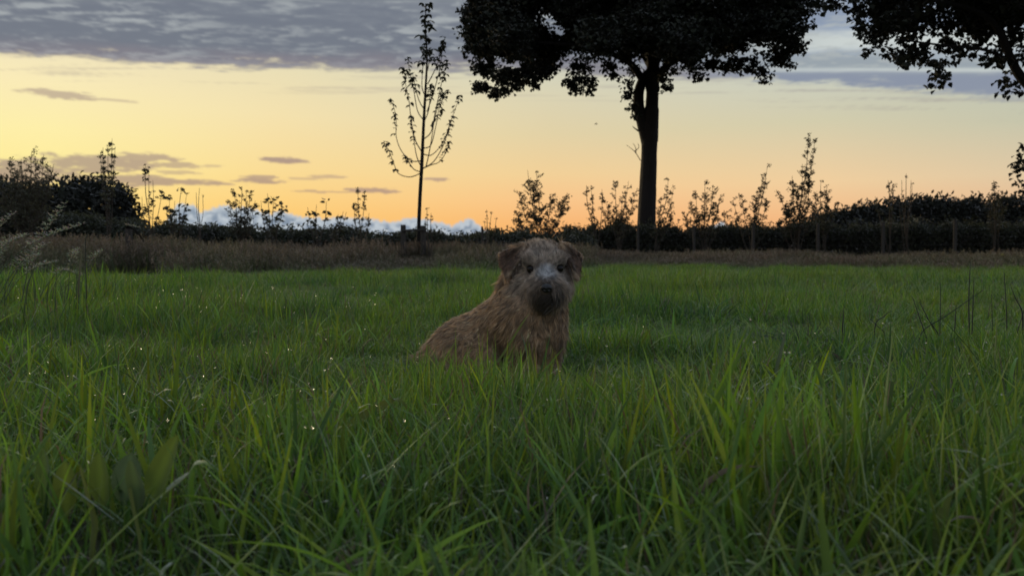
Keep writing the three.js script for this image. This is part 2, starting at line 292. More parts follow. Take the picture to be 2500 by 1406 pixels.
{ // the large tree behind the puppy
  const D = 26, t = thing('broadleaf_tree', 'large dark broadleaf tree with a split trunk standing behind the puppy', 'tree', at(1577, 616 + 1800 * EYE / D, D));
  const o = t.position, P = (x, y, dz = 0) => at(x, y, D - dz), m = D / 1800, mb = new MB(o);
  const main = [[1576, 640, 62], [1577, 600, 52], [1578, 560, 46], [1580, 500, 42], [1583, 430, 39], [1585, 380, 38], [1586, 330, 40], [1586, 300, 42]];
  mb.tube(curve(main.map((q) => P(q[0], q[1])), 40), main.length && radiiOf(40, 0, 0).map((_, k) => { const f = k / 40 * (main.length - 1), a = Math.floor(f), b = Math.min(a + 1, main.length - 1); return lerp(main[a][2], main[b][2], f - a) * m / 2; }), 18, null, 0.1, false);
  mb.tube(curve([P(1587, 345), P(1590, 290), P(1593, 240), P(1594, 200), P(1598, 160), P(1610, 90), P(1615, -20)], 30), radiiOf(30, 42, 24).map((w, k) => (k > 12 ? lerp(w, 18, (k - 12) / 18) : w * (k < 8 ? 0.98 : 0.84)) * m / 2), 14, null, 0.1);
  mb.tube(curve([P(1582, 345), P(1569, 300), P(1560, 262), P(1560, 225), P(1571, 195), P(1590, 168), P(1580, 110), P(1540, 20)], 30), radiiOf(30, 34, 19, 0.6).map((w, k) => w * m / 2), 12, null, 0.1);
  mb.build('trunk', M.bark, t);
  const limb = (pts, w0, w1 = 4) => new MB(o).tube(curve(pts, 14), radiiOf(14, w0 * m / 2, w1 * m / 2), 8, null, 0.1).build('limb', M.bark, t);
  limb([P(1600, 190), P(1625, 165, 0.3), P(1660, 138, 0.8), P(1730, 110, 1.2), P(1850, 80, 1.6)], 22);
  limb([P(1570, 195), P(1540, 155, 0.5), P(1490, 130, 1), P(1400, 110, 1.6), P(1250, 100, 2)], 20);
  limb([P(1598, 160), P(1640, 90, -1), P(1720, 20, -2), P(1820, -60, -3)], 18);
  limb([P(1590, 165), P(1550, 100, -1), P(1450, 20, -2.4), P(1320, -40, -3)], 18);
  limb([P(1605, 120), P(1650, 20, 1.2), P(1700, -100, 2), P(1760, -220, 2.4)], 16);
  limb([P(1598, 100), P(1540, -20, 1), P(1480, -140, 2), P(1420, -240, 2.2)], 16);
  limb([P(1612, 40), P(1620, -120), P(1600, -260), P(1590, -360)], 18);
  limb([P(1560, 320), P(1556, 318), P(1546, 310)], 4, 2);
  for (const pts of   // bare sprouts low on the trunk
    [[[1564, 392], [1550, 370], [1530, 354]], [[1553, 375], [1552, 360], [1546, 350]], [[1549, 370], [1560, 360], [1558, 350]], [[1570, 322], [1556, 316], [1544, 308]], [[1600, 232], [1618, 226], [1634, 220]], [[1568, 247], [1573, 248], [1581, 246]]]) new MB(o).tube(curve(pts.map((q) => P(q[0], q[1], 0.25)), 6), radiiOf(6, 2.2 * m / 2, 1 * m / 2), 5).build('sprout', M.twig, t);
  const rim = [[1150, 30, 25], [1165, 62, 34], [1150, 115, 17], [1190, 105, 40], [1183, 165, 28], [1180, 212, 22], [1212, 226, 17], [1235, 190, 30], [1285, 180, 30], [1325, 172, 24], [1345, 160, 20], [1398, 200, 19], [1436, 196, 17], [1416, 165, 22], [1405, 222, 10], [1440, 222, 9], [1488, 160, 15], [1496, 184, 9], [1524, 140, 20], [1548, 172, 13], [1535, 205, 10], [1532, 232, 11], [1544, 262, 8], [1550, 282, 6], [1620, 190, 11], [1627, 212, 9], [1610, 175, 10], [1640, 150, 20], [1650, 168, 10], [1690, 160, 20], [1708, 184, 10], [1740, 155, 20], [1770, 168, 14], [1795, 160, 20], [1832, 158, 20], [1862, 178, 13], [1866, 198, 6], [1898, 140, 26], [1932, 108, 22], [1948, 118, 12], [1960, 70, 16], [1944, 32, 24], [1985, 6, 16], [2005, 14, 8], [1925, 160, 11], [1265, 205, 14], [1305, 205, 12], [1230, 218, 12]];
  const R = rng(31), cl = rim.map(([x, y, r]) => [P(x, y - 2, (R() - 0.35) * 3), r * m * 1.0, r < 14 ? 1.5 : 1.15]);
  const low = (x) => x < 1400 ? lerp(150, 165, (x - 1180) / 220) : x < 1560 ? 118 : x < 1640 ? 110 : lerp(140, 95, (x - 1640) / 320);
  for (let k = 0; k < 300; k++) {
    const x = 1165 + R() * 755, e = Math.sqrt(Math.max(0, 1 - ((x - 1560) / 430) ** 2)), r = (24 + R() * 26), y = lerp(-390 * (0.3 + 0.7 * e), low(x) - r * 0.75, R() ** 0.6);
    const h = clamp((low(x) - y) / 500), dz = (R() * 2 - 1) * 5.2 * Math.sqrt(Math.max(0.05, 1 - ((x - 1560) / 430) ** 2)) * (1 - h * 0.45);
    if (Math.hypot((x - 1345) / 70, (y - 55) / 34) < 1 && R() < 0.55) continue;
    cl.push([P(x, y, dz), r * m * 1.15, 1]);
  }
  for (let k = 0; k < 40; k++) cl.push([P(1450 + R() * 270, 40 + R() * 75, 1.2 + R() * 2.6), (20 + R() * 14) * m, 1.1]);
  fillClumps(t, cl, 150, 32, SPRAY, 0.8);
}
{ // the tree whose crown hangs in from the north side of the frame
  const D = 19, t = thing('broadleaf_tree', 'overhanging dark tree with a slanting limb and hanging lower twigs, its trunk outside the view', 'tree', at(2680, 616 + 1800 * EYE / D, D));
  const o = t.position, P = (x, y, dz = 0) => at(x, y, D - dz), m = D / 1800;
  new MB(o).tube(curve([P(2680, 650), P(2672, 500), P(2665, 380), P(2670, 200), P(2690, -50), P(2700, -300)], 40), radiiOf(40, 74, 26).map((w) => w * m / 2), 16, null, 0.1).build('trunk', M.bark, t);
  const limb = (pts, a, b) => new MB(o).tube(curve(pts, 20), radiiOf(20, a * m / 2, b * m / 2), 9, null, 0.1).build('limb', M.bark, t);
  limb([P(2668, 330), P(2600, 268, 0.3), P(2530, 222, 0.6), P(2492, 185, 0.8), P(2470, 145, 1), P(2440, 75, 1.2), P(2410, 40, 1.3), P(2330, 10, 1.5), P(2180, -10, 1.8)], 30, 5);
  limb([P(2475, 150, 0.9), P(2400, 120, 1.2), P(2300, 110, 1.3), P(2190, 95, 1.4)], 9, 3);
  limb([P(2530, 222, 0.6), P(2500, 226, 0.9), P(2450, 222, 1)], 6, 2);
  limb([P(2668, 420), P(2600, 390, 0.5), P(2540, 390, 0.7), P(2492, 400, 0.8)], 7, 2);
  limb([P(2680, 100), P(2600, -60, -1), P(2450, -180, -2)], 22, 6);
  limb([P(2685, 60), P(2780, -80, 1), P(2920, -160, 1.4)], 22, 6);
  const rim = [[2020, 4, 9], [2036, 6, 14], [2050, 20, 9], [2022, 22, 6], [2095, 45, 13], [2110, 25, 12], [2090, 8, 12], [2115, 60, 8], [2125, 95, 17], [2140, 112, 13], [2118, 120, 8], [2160, 75, 30], [2185, 130, 20], [2210, 150, 12], [2235, 120, 34], [2222, 148, 9], [2265, 140, 18], [2290, 165, 13], [2302, 178, 11], [2305, 192, 7], [2290, 150, 14], [2275, 208, 6], [2320, 110, 32], [2345, 135, 15], [2368, 128, 14], [2390, 100, 24], [2410, 60, 34], [2300, 50, 42], [2220, 40, 40], [2160, 20, 32], [2440, 130, 12], [2436, 150, 12], [2455, 110, 16], [2480, 90, 30], [2500, 130, 18], [2470, 208, 9], [2456, 200, 7], [2466, 220, 6], [2450, 206, 5], [2498, 222, 7], [2476, 40, 40], [2350, -20, 45], [2250, -30, 45], [2150, -30, 40], [2080, -20, 22], [2405, 130, 8], [2420, 145, 6], [2455, 180, 6], [2486, 398, 7], [2480, 405, 6], [2494, 380, 8], [2493, 420, 9], [2500, 440, 8], [2505, 460, 7], [2510, 360, 10], [2530, 400, 20], [2560, 380, 26]];
  const R = rng(41), cl = rim.map(([x, y, r]) => [P(x, y, 0.7 + (R() - 0.5) * 2), r * m * 1.0, r < 14 ? 1.35 : 0.95]);
  for (let k = 0; k < 170; k++) { const x = 2130 + R() * 1050, r = 30 + R() * 30, y = lerp(-450, 105 - r, R() ** 0.7); cl.push([P(x, y, (R() * 2 - 1) * 3.4), r * m * 1.15, 0.85]); }
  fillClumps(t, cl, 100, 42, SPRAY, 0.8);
}
{ // the planted sapling between two stakes
  const D = 18, base = at(1022, 616 + 1800 * EYE / D, D), t = thing('young_tree', 'slender young tree with upswept bare branches tied between two wooden stakes', 'tree', base), m = D / 1800;
  const P = (x, y, dz = 0) => at(x, y, D - dz), tr = [[1021, 650, 11], [1022, 560, 9.5], [1025, 480, 9], [1029, 410, 8.5], [1034, 300, 7], [1039, 210, 5.6], [1042, 140, 4.4], [1039, 70, 3.2], [1039, 8, 1.6]];
  new MB(base).tube(curve(tr.map((q) => P(q[0], q[1])), 32), Array.from({ length: 33 }, (_, k) => { const f = k / 4, a = Math.floor(f), b = Math.min(a + 1, 8); return lerp(tr[a][2], tr[b][2], f - a) * m / 2; }), 8, null, 0.05).build('trunk', M.bark, t);
  const br = [
    [[1026, 423], [1010, 430], [996, 432], [972, 423], [960, 396], [946, 362], [936, 346]], [[1027, 420], [1010, 413], [996, 393], [988, 380]], [[1027, 393], [1006, 393], [982, 372], [967, 335], [967, 297], [962, 265], [953, 239]],
    [[1028, 369], [1013, 341], [1003, 290], [998, 246], [990, 205], [987, 166]], [[1030, 412], [1018, 385], [1012, 355], [1006, 310], [1004, 280]], [[1034, 294], [1020, 273], [1010, 222], [1000, 175], [994, 138]], [[1037, 270], [1023, 246], [1012, 205], [1007, 180]], [[1039, 239], [1030, 212], [1032, 164], [1034, 120]],
    [[1029, 413], [1051, 403], [1071, 396], [1090, 369], [1098, 345]], [[1032, 411], [1057, 396], [1082, 355], [1093, 318], [1108, 275], [1122, 236]], [[1040, 406], [1047, 375], [1054, 335], [1061, 290], [1074, 245], [1081, 225]], [[1035, 362], [1051, 355], [1064, 307], [1075, 253], [1092, 222]],
    [[1037, 338], [1051, 324], [1061, 280], [1076, 210], [1085, 171], [1090, 150]], [[1042, 273], [1054, 239], [1068, 191], [1075, 160], [1081, 102]], [[1044, 205], [1058, 178], [1071, 147], [1086, 92]], [[1032, 376], [1051, 379], [1071, 362], [1090, 328], [1100, 300]], [[1041, 181], [1047, 154], [1050, 120]], [[1034, 300], [1046, 270], [1050, 230], [1054, 205]],
  ];
  const R = rng(51), leafGeo = [0, 1, 2, 3].map((k) => { const q = rng(60 + k), mb = new MB(); for (let j = 0; j < 2; j++) { const a = (j ? 1 : -1) * (0.5 + q() * 0.4); mb.leaf(V(0, 0, 0), V(Math.sin(a), -0.35 - 0.4 * q(), Math.cos(a)), V(0, 1, 0.1), 0.115 + 0.04 * q(), 0.065 + 0.025 * q(), [0.024, 0.03, 0.012]); } return mb.geometry(); });
  let leaves = 0;
  const put = (p, s) => { if (leaves++ > 298) return; const l = new THREE.Mesh(leafGeo[Math.floor(R() * 4)], M.tree); l.position.copy(p).sub(base); l.rotation.set((R() - 0.5) * 0.5, R() * 6.28, (R() - 0.5) * 0.5); l.scale.setScalar(s); finish(l, 'leaf', t); };
  br.forEach((pts, k) => {
    const z = Math.sin(k * 2.4) * 0.85, n = pts.length, c = curve(pts.map((q, j) => P(q[0], q[1], z * (j / (n - 1)) ** 0.8)), 24);
    new MB(base).tube(c, radiiOf(24, 2.9 * m / 2, 1.1 * m / 2), 5).build('branch', M.twig, t);
    const count = k === 16 || k === 7 ? 8 : pts.length > 5 || k > 8 ? 14 : 12;
    for (let j = 0; j < count; j++) { const u = 1 - 0.5 * (j / count) ** 1.1; put(c[Math.round(u * 24)].clone().add(V((R() - 0.5) * 0.1, (R() - 0.3) * 0.06, (R() - 0.5) * 0.1)), 0.6 + 0.5 * R()); }
  });
  for (let j = 0; j < 60; j++) { const y = 6 + 150 * Math.pow(R(), 1.0), w = 8 + 14 * (y / 150); put(P(1040 + (R() - 0.5) * 2 * w, y, (R() - 0.5) * 0.5), 0.8 + 0.5 * R()); }
}
const plank = (mb, a, b, w, d) => { // a post with a rounded square section between two points
  const T = b.clone().sub(a).normalize(), U = V(1, 0, 0).addScaledVector(T, -T.x).normalize(), W = V().crossVectors(T, U);
  let prev = null; const L = a.distanceTo(b);
  for (const [t, k] of [[0, 1], [0.5, 1.02], [0.97, 0.98], [1, 0.86]]) {
    const row = []; for (let s = 0; s <= 12; s++) { const q = (s % 12) / 12 * Math.PI * 2, cx = Math.sign(Math.cos(q)) * Math.abs(Math.cos(q)) ** 0.45, cy = Math.sign(Math.sin(q)) * Math.abs(Math.sin(q)) ** 0.45; row.push(mb.vert(a.clone().addScaledVector(T, L * t).addScaledVector(U, cx * w / 2 * k).addScaledVector(W, cy * d / 2 * k), U.clone().multiplyScalar(Math.cos(q)).addScaledVector(W, Math.sin(q)), null, s / 12, L * t)); }
    if (prev) for (let s = 0; s < 12; s++) { mb.tri(prev[s], prev[s + 1], row[s]); mb.tri(row[s], prev[s + 1], row[s + 1]); }
    prev = row;
  }
  const c = mb.vert(b, T); for (let s = 0; s < 12; s++) mb.tri(prev[s], prev[s + 1], c);
  return mb;
};
{
  const D = 17.8, t = thing('tree_support', 'pair of short wooden stakes with a crossbar holding the young tree', 'tree support', at(1008, 616 + 1800 * EYE / D, D));
  plank(new MB(t.position), at(986, 650, D), at(984, 549, D), 0.125, 0.12).build('stake', M.post, t);
  plank(new MB(t.position), at(1033, 650, D), at(1033, 551, D), 0.13, 0.12).build('stake', M.post, t);
  plank(new MB(t.position), at(980, 563, D - 0.09), at(1037, 561, D - 0.09), 0.05, 0.035).build('crossbar', M.post, t);
}
{
  const D = 11, t = thing('leaning_strap_post', 'short wooden post with a torn black strap drooping from its top', 'post', at(316, 616 + 1800 * EYE / D, D));
  plank(new MB(t.position), at(315, 668, D), at(313, 558, D), 0.085, 0.08).build('post', M.post, t);
  new MB(t.position).ribbon(curve([at(307, 556, D - 0.07), at(317, 556, D - 0.07), at(330, 565, D - 0.09), at(345, 582, D - 0.1), at(350, 590, D - 0.1)], 12), radiiOf(12, 0.055, 0.06), [1, 1, 1], [1, 1, 1], V(0.3, 0.6, 0.7)).build('strap', M.strap, t);
}

// ---------------------------------------------------------------- hedges, woods, shrubs
const leafSpray = (seed, n, spread, size, tone) => { const R = rng(seed), mb = new MB(); for (let k = 0; k < n; k++) { const a = R() * 6.28, g = 0.6 + 0.8 * R(); mb.leaf(V((R() - 0.5) * spread, (R() - 0.5) * spread, (R() - 0.5) * spread), V(Math.cos(a), (R() - 0.4) * 1.2, Math.sin(a)), V(R() - 0.5, 1, R() - 0.5), size * (0.7 + 0.6 * R()), size * 0.5, tone.map((x) => x * g)); } return mb.geometry(); };
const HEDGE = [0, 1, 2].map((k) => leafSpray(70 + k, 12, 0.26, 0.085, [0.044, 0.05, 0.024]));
function bank(name, label, category, x0, x1, dep, thick, topAt, seed, n, geos, size, kind, shag = 0.06) {
  const R = rng(seed), lists = geos.map(() => []), o = thing(name, label, category, null, null, kind);
  for (let k = 0; k < n; k++) {
    const px = lerp(x0, x1, R()), d = dep(px) + R() * thick, h = Math.max(0.05, at(px, topAt(px), d).y), p = at(px, 600, d);
    p.y = h * (1 - R() ** 1.8) + (R() < 0.06 ? R() * shag * 4 : (R() - 0.7) * shag);
    const g = 0.65 + 0.7 * R();
    lists[k % geos.length].push({ p, rx: R() * 3, ry: R() * 6.28, s: size * (0.7 + 0.6 * R()), c: [g, g, g] });
  }
  lists.forEach((l, k) => instanced('foliage', geos[k], M.shrub, l, o));
  return o;
}
bank('hedge', 'long clipped dark hedge behind the wire fence', 'hedge', 1380, 3000, (x) => 24.5 - Math.max(0, x - 1400) * 0.0012, 1.6, (x) => 567 + (fbm(x * 0.045, 1, 4) - 0.5) * 42 - Math.max(0, x - 2000) * 0.012, 81, 15000, HEDGE, 1, null, 0.08);
bank('bramble_bank', 'tangled bank of dark brambles behind the brown grass', 'brambles', -500, 1440, (x) => 20.5, 2.4, (x) => lerp(570, 582, sstep(450, 800, x)) + (fbm(x * 0.022, 5, 4) - 0.5) * 42 - (x < 420 ? (420 - x) * 0.11 : 0), 82, 15000, HEDGE, 1.1, null, 0.055);
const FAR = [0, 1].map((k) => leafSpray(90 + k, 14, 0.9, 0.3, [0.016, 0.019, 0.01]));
function farCrowns(o, list, depth, seed, per) {
  const R = rng(seed), lists = FAR.map(() => []), m = depth / 1800;
  for (const [x, y, rx, ry] of list) for (let k = 0; k < per * rx * ry * m * m; k++) {
    let d; do d = V(R() * 2 - 1, R() * 2 - 1, R() * 2 - 1); while (d.lengthSq() > 1);
    const g = 0.7 + 0.6 * R(), p = at(x, y, depth); p.x += d.x * rx * m; p.y += d.y * ry * m; p.z += d.z * rx * m * 0.9;
    if (p.y > 0) lists[k & 1].push({ p, rx: R() * 3, ry: R() * 6.28, s: 0.7 + 0.6 * R(), c: [g, g, g] });
  }
  lists.forEach((l, k) => instanced('crown', FAR[k], M.shrub, l, o));
}
{
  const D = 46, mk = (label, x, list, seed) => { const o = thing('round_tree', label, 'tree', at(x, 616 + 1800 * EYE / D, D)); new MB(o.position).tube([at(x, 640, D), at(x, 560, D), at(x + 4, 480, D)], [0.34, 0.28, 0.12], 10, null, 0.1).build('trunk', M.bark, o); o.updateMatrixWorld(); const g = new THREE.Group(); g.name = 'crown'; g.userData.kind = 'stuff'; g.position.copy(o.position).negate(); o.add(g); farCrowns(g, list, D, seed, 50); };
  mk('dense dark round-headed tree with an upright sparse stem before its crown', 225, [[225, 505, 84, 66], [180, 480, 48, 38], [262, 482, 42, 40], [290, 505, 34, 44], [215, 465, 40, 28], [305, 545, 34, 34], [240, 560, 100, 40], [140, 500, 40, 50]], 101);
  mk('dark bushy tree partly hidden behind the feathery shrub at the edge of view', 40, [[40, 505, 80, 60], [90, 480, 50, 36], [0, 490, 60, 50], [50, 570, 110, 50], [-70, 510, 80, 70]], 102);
}
{
  const o = thing('distant_wood', 'distant dark wood with a bumpy treetop line above the fence', 'wood', null, null, 'stuff');
  const R = rng(111), list = []; for (let x = 1990; x < 2900; x += 26) { const top = (x < 2060 ? lerp(540, 508, (x - 1990) / 70) : lerp(508, 486, clamp((x - 2060) / 180))) + (R() - 0.5) * 14; list.push([x + R() * 10, top + 24, 24 + R() * 10, 24]); list.push([x, 560, 34, 40]); }
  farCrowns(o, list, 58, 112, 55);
}
{
  const o = thing('distant_tree_line', 'far low line of trees and small conifers under the cloud bank', 'trees', null, null, 'stuff');
  const R = rng(121), list = []; for (let x = 380; x < 1640; x += 17) { const top = 583 + (R() - 0.5) * 10 - (x > 1190 && x < 1440 ? 14 : 0); list.push([x + R() * 8, top + 14, 12 + R() * 6, 14]); if (R() < 0.3 && x > 1000) list.push([x, top + 2, 4, 16]); list.push([x, 600, 22, 20]); }
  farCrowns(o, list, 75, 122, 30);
}
// shrubs and saplings seen against the sky: [label, category, name, base x, tops [[x, y]...], bottom y where leaves begin, leaf size px, leaves per stem, side spread px, depth, tone]
const SHRUBS = [
  ['bushy many-stemmed sapling rising just behind the puppy\'s head', 'shrub', 'sapling', 1318, [[1288, 415], [1310, 425], [1265, 470], [1345, 475], [1385, 480], [1375, 500], [1262, 520], [1300, 450]], 575, 7.5, 62, 17, 22.6, 1],
  ['thin twiggy stem with few leaves beside the split-trunk tree', 'shrub', 'sapling', 1458, [[1432, 452], [1443, 455], [1470, 462]], 575, 6.5, 26, 10, 22.8, 1.2],
  ['leafy two-peaked sapling close against the split trunk', 'shrub', 'sapling', 1510, [[1503, 448], [1535, 442], [1480, 495], [1552, 470], [1520, 480]], 580, 6.5, 62, 14, 22.8, 1.1],
  ['small leafy sapling leaning out from behind the split trunk', 'shrub', 'sapling', 1598, [[1632, 440], [1645, 458], [1615, 480], [1640, 520]], 580, 6.5, 46, 10, 22.6, 1.1],
  ['airy rounded sapling with a pink sky showing through', 'shrub', 'sapling', 1722, [[1722, 440], [1742, 452], [1700, 470], [1760, 475], [1672, 525], [1690, 500], [1775, 515]], 580, 6.5, 56, 14, 22.8, 1.15],
  ['wind-bent sapling with its leafy tip leaning over', 'shrub', 'sapling', 1832, [[1874, 408], [1862, 440], [1850, 470], [1790, 490], [1812, 480], [1872, 490], [1880, 545]], 580, 6.5, 46, 12, 22.4, 1.1],
  ['tall narrow conical sapling, the highest above the hedge', 'shrub', 'sapling', 1945, [[1975, 332], [1990, 346], [1960, 400], [1935, 430], [1978, 430], [1905, 470], [1925, 500], [1990, 500], [1900, 540]], 580, 7.5, 62, 14, 22.2, 1],
  ['shorter sparse sapling touching the tall conical one', 'shrub', 'sapling', 2010, [[2005, 445], [2025, 462], [2040, 500], [1990, 470], [2020, 455]], 570, 6.5, 38, 10, 22.8, 1.2],
  ['two-pronged sparse sprout standing out of the dark wood', 'shrub', 'sapling', 2172, [[2170, 440], [2138, 480], [2182, 448]], 520, 6.5, 20, 9, 22.4, 1.2],
  ['bare fine twigs fanning up out of the wood edge', 'shrub', 'sapling', 2214, [[2214, 424], [2203, 440], [2226, 440], [2196, 478], [2228, 450]], 520, 5, 7, 6, 22.4, 1.2],
  ['small dark conifer-like sapling by the overhanging tree', 'shrub', 'sapling', 2432, [[2428, 440], [2450, 465], [2420, 480], [2440, 470]], 560, 7.5, 36, 9, 22, 1],
  ['feathery grey-brown shrub in front of the dark bushy tree', 'shrub', 'shrub', 60, [[75, 372], [105, 378], [50, 388], [20, 395], [130, 400], [-10, 405], [85, 395], [40, 410], [120, 430], [0, 440], [60, 420]], 640, 5.5, 110, 22, 17, 1.5],
  ['sparse upright many-tipped stem before the round dark tree', 'shrub', 'shrub', 262, [[272, 338], [250, 360], [280, 358], [244, 372], [262, 356]], 640, 7, 24, 5, 17, 1.7],
  ['gaunt leafy weed with broken spindly top beside the round tree', 'weed', 'tall_weed', 368, [[354, 402], [372, 440], [395, 462], [345, 480], [362, 410]], 610, 11, 14, 14, 17, 1.2],
  ['broad-leaved weed rising before the highest cloud heap', 'weed', 'tall_weed', 430, [[442, 456], [455, 472], [412, 480], [405, 500], [425, 490]], 600, 13, 16, 12, 17.4, 1],
  ['single bare forked twig above the cloud bank', 'weed', 'tall_weed', 484, [[486, 458], [478, 470], [494, 478]], 600, 5, 3, 4, 17.4, 1],
  ['round bushy shrub on the skyline above the cloud bank', 'shrub', 'shrub', 588, [[590, 455], [570, 465], [610, 470], [558, 488], [622, 490], [600, 470], [575, 500], [608, 500]], 600, 6.5, 30, 13, 18, 1],
  ['umbrella-shaped weed with drooping narrow leaves', 'weed', 'tall_weed', 662, [[652, 472], [668, 480], [688, 494], [636, 490], [645, 520], [685, 520]], 600, 13, 13, 13, 17.6, 1],
  ['arching bramble shoot with dark paired leaves', 'bramble', 'bramble_shoot', 775, [[796, 494], [772, 500], [750, 506], [765, 520]], 610, 13, 13, 10, 17.6, 0.9],
  ['low bramble shoot arching towards the young tree', 'bramble', 'bramble_shoot', 800, [[838, 516], [825, 522], [845, 518]], 610, 13, 11, 8, 17.6, 0.9],
  ['pair of thin seeding weed stalks left of the young tree', 'weed', 'tall_weed', 880, [[874, 462], [889, 464], [864, 500], [900, 520]], 610, 6, 26, 6, 17.4, 1.2],
  ['fine seed stalk just beside the crossbar stakes', 'weed', 'tall_weed', 1050, [[1042, 508], [1052, 520], [1038, 530]], 600, 6, 14, 5, 17.4, 1.2],
  ['small forked dry weed alone above the far trees', 'weed', 'tall_weed', 1192, [[1188, 512], [1200, 516], [1212, 530], [1182, 540]], 600, 5, 14, 6, 18.4, 1.4],
];
SHRUBS.forEach(([label, category, name, bx, tops, low, leafPx, nl, spread, D, tone], k) => {
  const R = rng(200 + k), m = D / 1800, base = at(bx, 616 + 1800 * EYE / D, D), t = thing(name, label, category, base), f = new MB(base);
  tops.forEach(([x, y], j) => {
    const dz = (R() - 0.5) * 0.8, foot = base.clone().add(V((R() - 0.5) * 0.12, 0, (R() - 0.5) * 0.12)), top = at(x, y, D - dz), j1 = at(lerp(bx, x, 0.35) + (R() - 0.5) * 8, lerp(636, y, 0.4), D - dz * 0.3), j2 = at(lerp(bx, x, 0.78) + (R() - 0.5) * 6, lerp(636, y, 0.72), D - dz * 0.7);
    const c = curve([foot, j1, j2, top], 18);
    new MB(base).tube(c, radiiOf(18, (j ? 2.4 : 3.6) * m / 2, 0.9 * m / 2), 5).build('stem', M.twig, t);
    const lush = nl > 16, nTwig = lush ? Math.round(6 + nl / 3) : Math.round(nl / 2.6), yLow = at(bx, low, D).y, tw = new MB(base);
    for (let q = 0; q < nTwig; q++) {
      const u = lush ? 1 - 0.74 * R() ** 0.9 : 1 - 0.66 * R(), p = c[Math.round(u * 18)].clone(), a = R() * 6.28, w = spread * m * (0.5 + 1.5 * (1.05 - u)) * (0.4 + 0.8 * R());
      if (p.y < yLow && R() < 0.7) continue;
      const tip = p.clone().add(V(Math.cos(a) * w, w * (0.35 + 0.75 * R()), Math.sin(a) * w));
      tw.tube([p, p.clone().lerp(tip, 0.5).add(V(0, -w * 0.12, 0)), tip], [0.7 * m, 0.5 * m, 0.35 * m], 4);
      for (let e = 0, ne = lush ? 7 + R() * 8 : 2 + R() * 2.4; e < ne; e++) {
        const z = p.clone().lerp(tip, 0.25 + 0.8 * R()), g = tone * (0.6 + 0.8 * R()), ang = R() * 6.28, s = leafPx * m * (0.6 + 0.5 * R()) * (lush ? 0.9 : 1.1);
        z.add(V(R() - 0.5, R() - 0.5, R() - 0.5).multiplyScalar(leafPx * m * 0.8));
        f.leaf(z, V(Math.cos(ang), (R() - 0.45) * 1.8, Math.sin(ang)), V(R() * 2 - 1, R() * 2 - 1, R() * 2 - 1), s, s * 0.55, [0.05 * g, 0.052 * g, 0.026 * g]);
      }
    }
    if (tw.i.length) { tw.build('twigs', M.twig, t).userData.kind = 'stuff'; }
  });
  if (f.i.length) f.build('foliage', M.shrub, t).userData.kind = 'stuff';
});

// ---------------------------------------------------------------- fence
{
  const posts = [[1290, 22.6, 556], [1425, 22.4, 556], [1558, 22, 551], [1695, 21.4, 551], [1840, 20.8, 549], [1998, 20.2, 546], [2158, 19.6, 541], [2334, 19, 537], [2524, 18.4, 533], [2730, 17.8, 528]];
  const t = thing('wire_fence', 'stock fence of thin pale posts and wire along the dark hedge', 'fence', at(1800, 616 + 1800 * EYE / 21, 21));
  const tops = posts.map(([x, d, y]) => { const top = at(x, y, d), foot = V(top.x + 0.01, 0, top.z); plank(new MB(t.position), foot, top, 0.075, 0.075).build('post', M.post, t); return top; });
  for (const h of [0.95, 0.8, 0.62, 0.45, 0.3, 0.15]) { const mb = new MB(t.position); for (let k = 0; k + 1 < tops.length; k++) { const a = tops[k].clone(), b = tops[k + 1].clone(); a.y *= h; b.y *= h; a.z += 0.05; b.z += 0.05; mb.tube([a, a.clone().lerp(b, 0.5).add(V(0, -0.012, 0)), b], [0.0016, 0.0016, 0.0016], 4); } mb.build('wire', M.wire, t); }
}
{
  const D = 20, t = thing('marker_post', 'small thin post standing alone between the young tree and the puppy', 'post', at(1178, 616 + 1800 * EYE / D, D));
  plank(new MB(t.position), at(1178, 640, D), at(1177, 553, D), 0.06, 0.06).build('post', M.post, t);
}

// ---------------------------------------------------------------- grass
// a blade scatters and passes light with the same colour, so these are its reflectance and transmittance together
const GC = [[0.15, 0.295, 0.014], [0.115, 0.255, 0.02], [0.21, 0.315, 0.012], [0.088, 0.2, 0.03]];
function tuft(seed, n, opt) {
  const R = rng(seed), mb = new MB(), tips = [];
  for (let k = 0; k < n; k++) {
    const a = R() * 6.28, r = opt.spread * Math.sqrt(R()), c = GC[Math.floor(R() * 4)], g = 0.62 + 0.72 * R(), dry = R() < opt.dry;
    const c0 = dry ? [0.16, 0.12, 0.06] : c.map((x) => x * g), c1 = dry ? [0.2, 0.15, 0.08] : [c[0] * g * 1.1, c[1] * g * 1.05, c[2] * g];
    tips.push(mb.blade(V(Math.cos(a) * r, -0.005, Math.sin(a) * r), R() * 6.28, opt.len * (0.55 + 0.6 * R()), 0.08 + R() * opt.lean, (R() ** 1.6) * opt.curl, opt.wid * (0.55 + 0.7 * R()), c0, c1, opt.segs, opt.fold, (R() - 0.5) * 1.6));
  }
  return { geo: mb.geometry(), tips };
}
const FINE = [0, 1, 2, 3, 4].map((k) => tuft(300 + k, 32, { spread: 0.07, len: 0.095, lean: 0.75, curl: 1.9, wid: 0.0024, segs: 4, fold: 0, dry: 0.06 }));
const BROAD = [0, 1, 2, 3, 4, 5].map((k) => tuft(320 + k, 12, { spread: 0.05, len: 0.165, lean: 0.7, curl: 1.8, wid: 0.0055, segs: 7, fold: 0.35, dry: 0.045 }));
const dogClear = (x, z) => Math.hypot((x + 0.03) / 0.2, (z + 1.73) / 0.11);
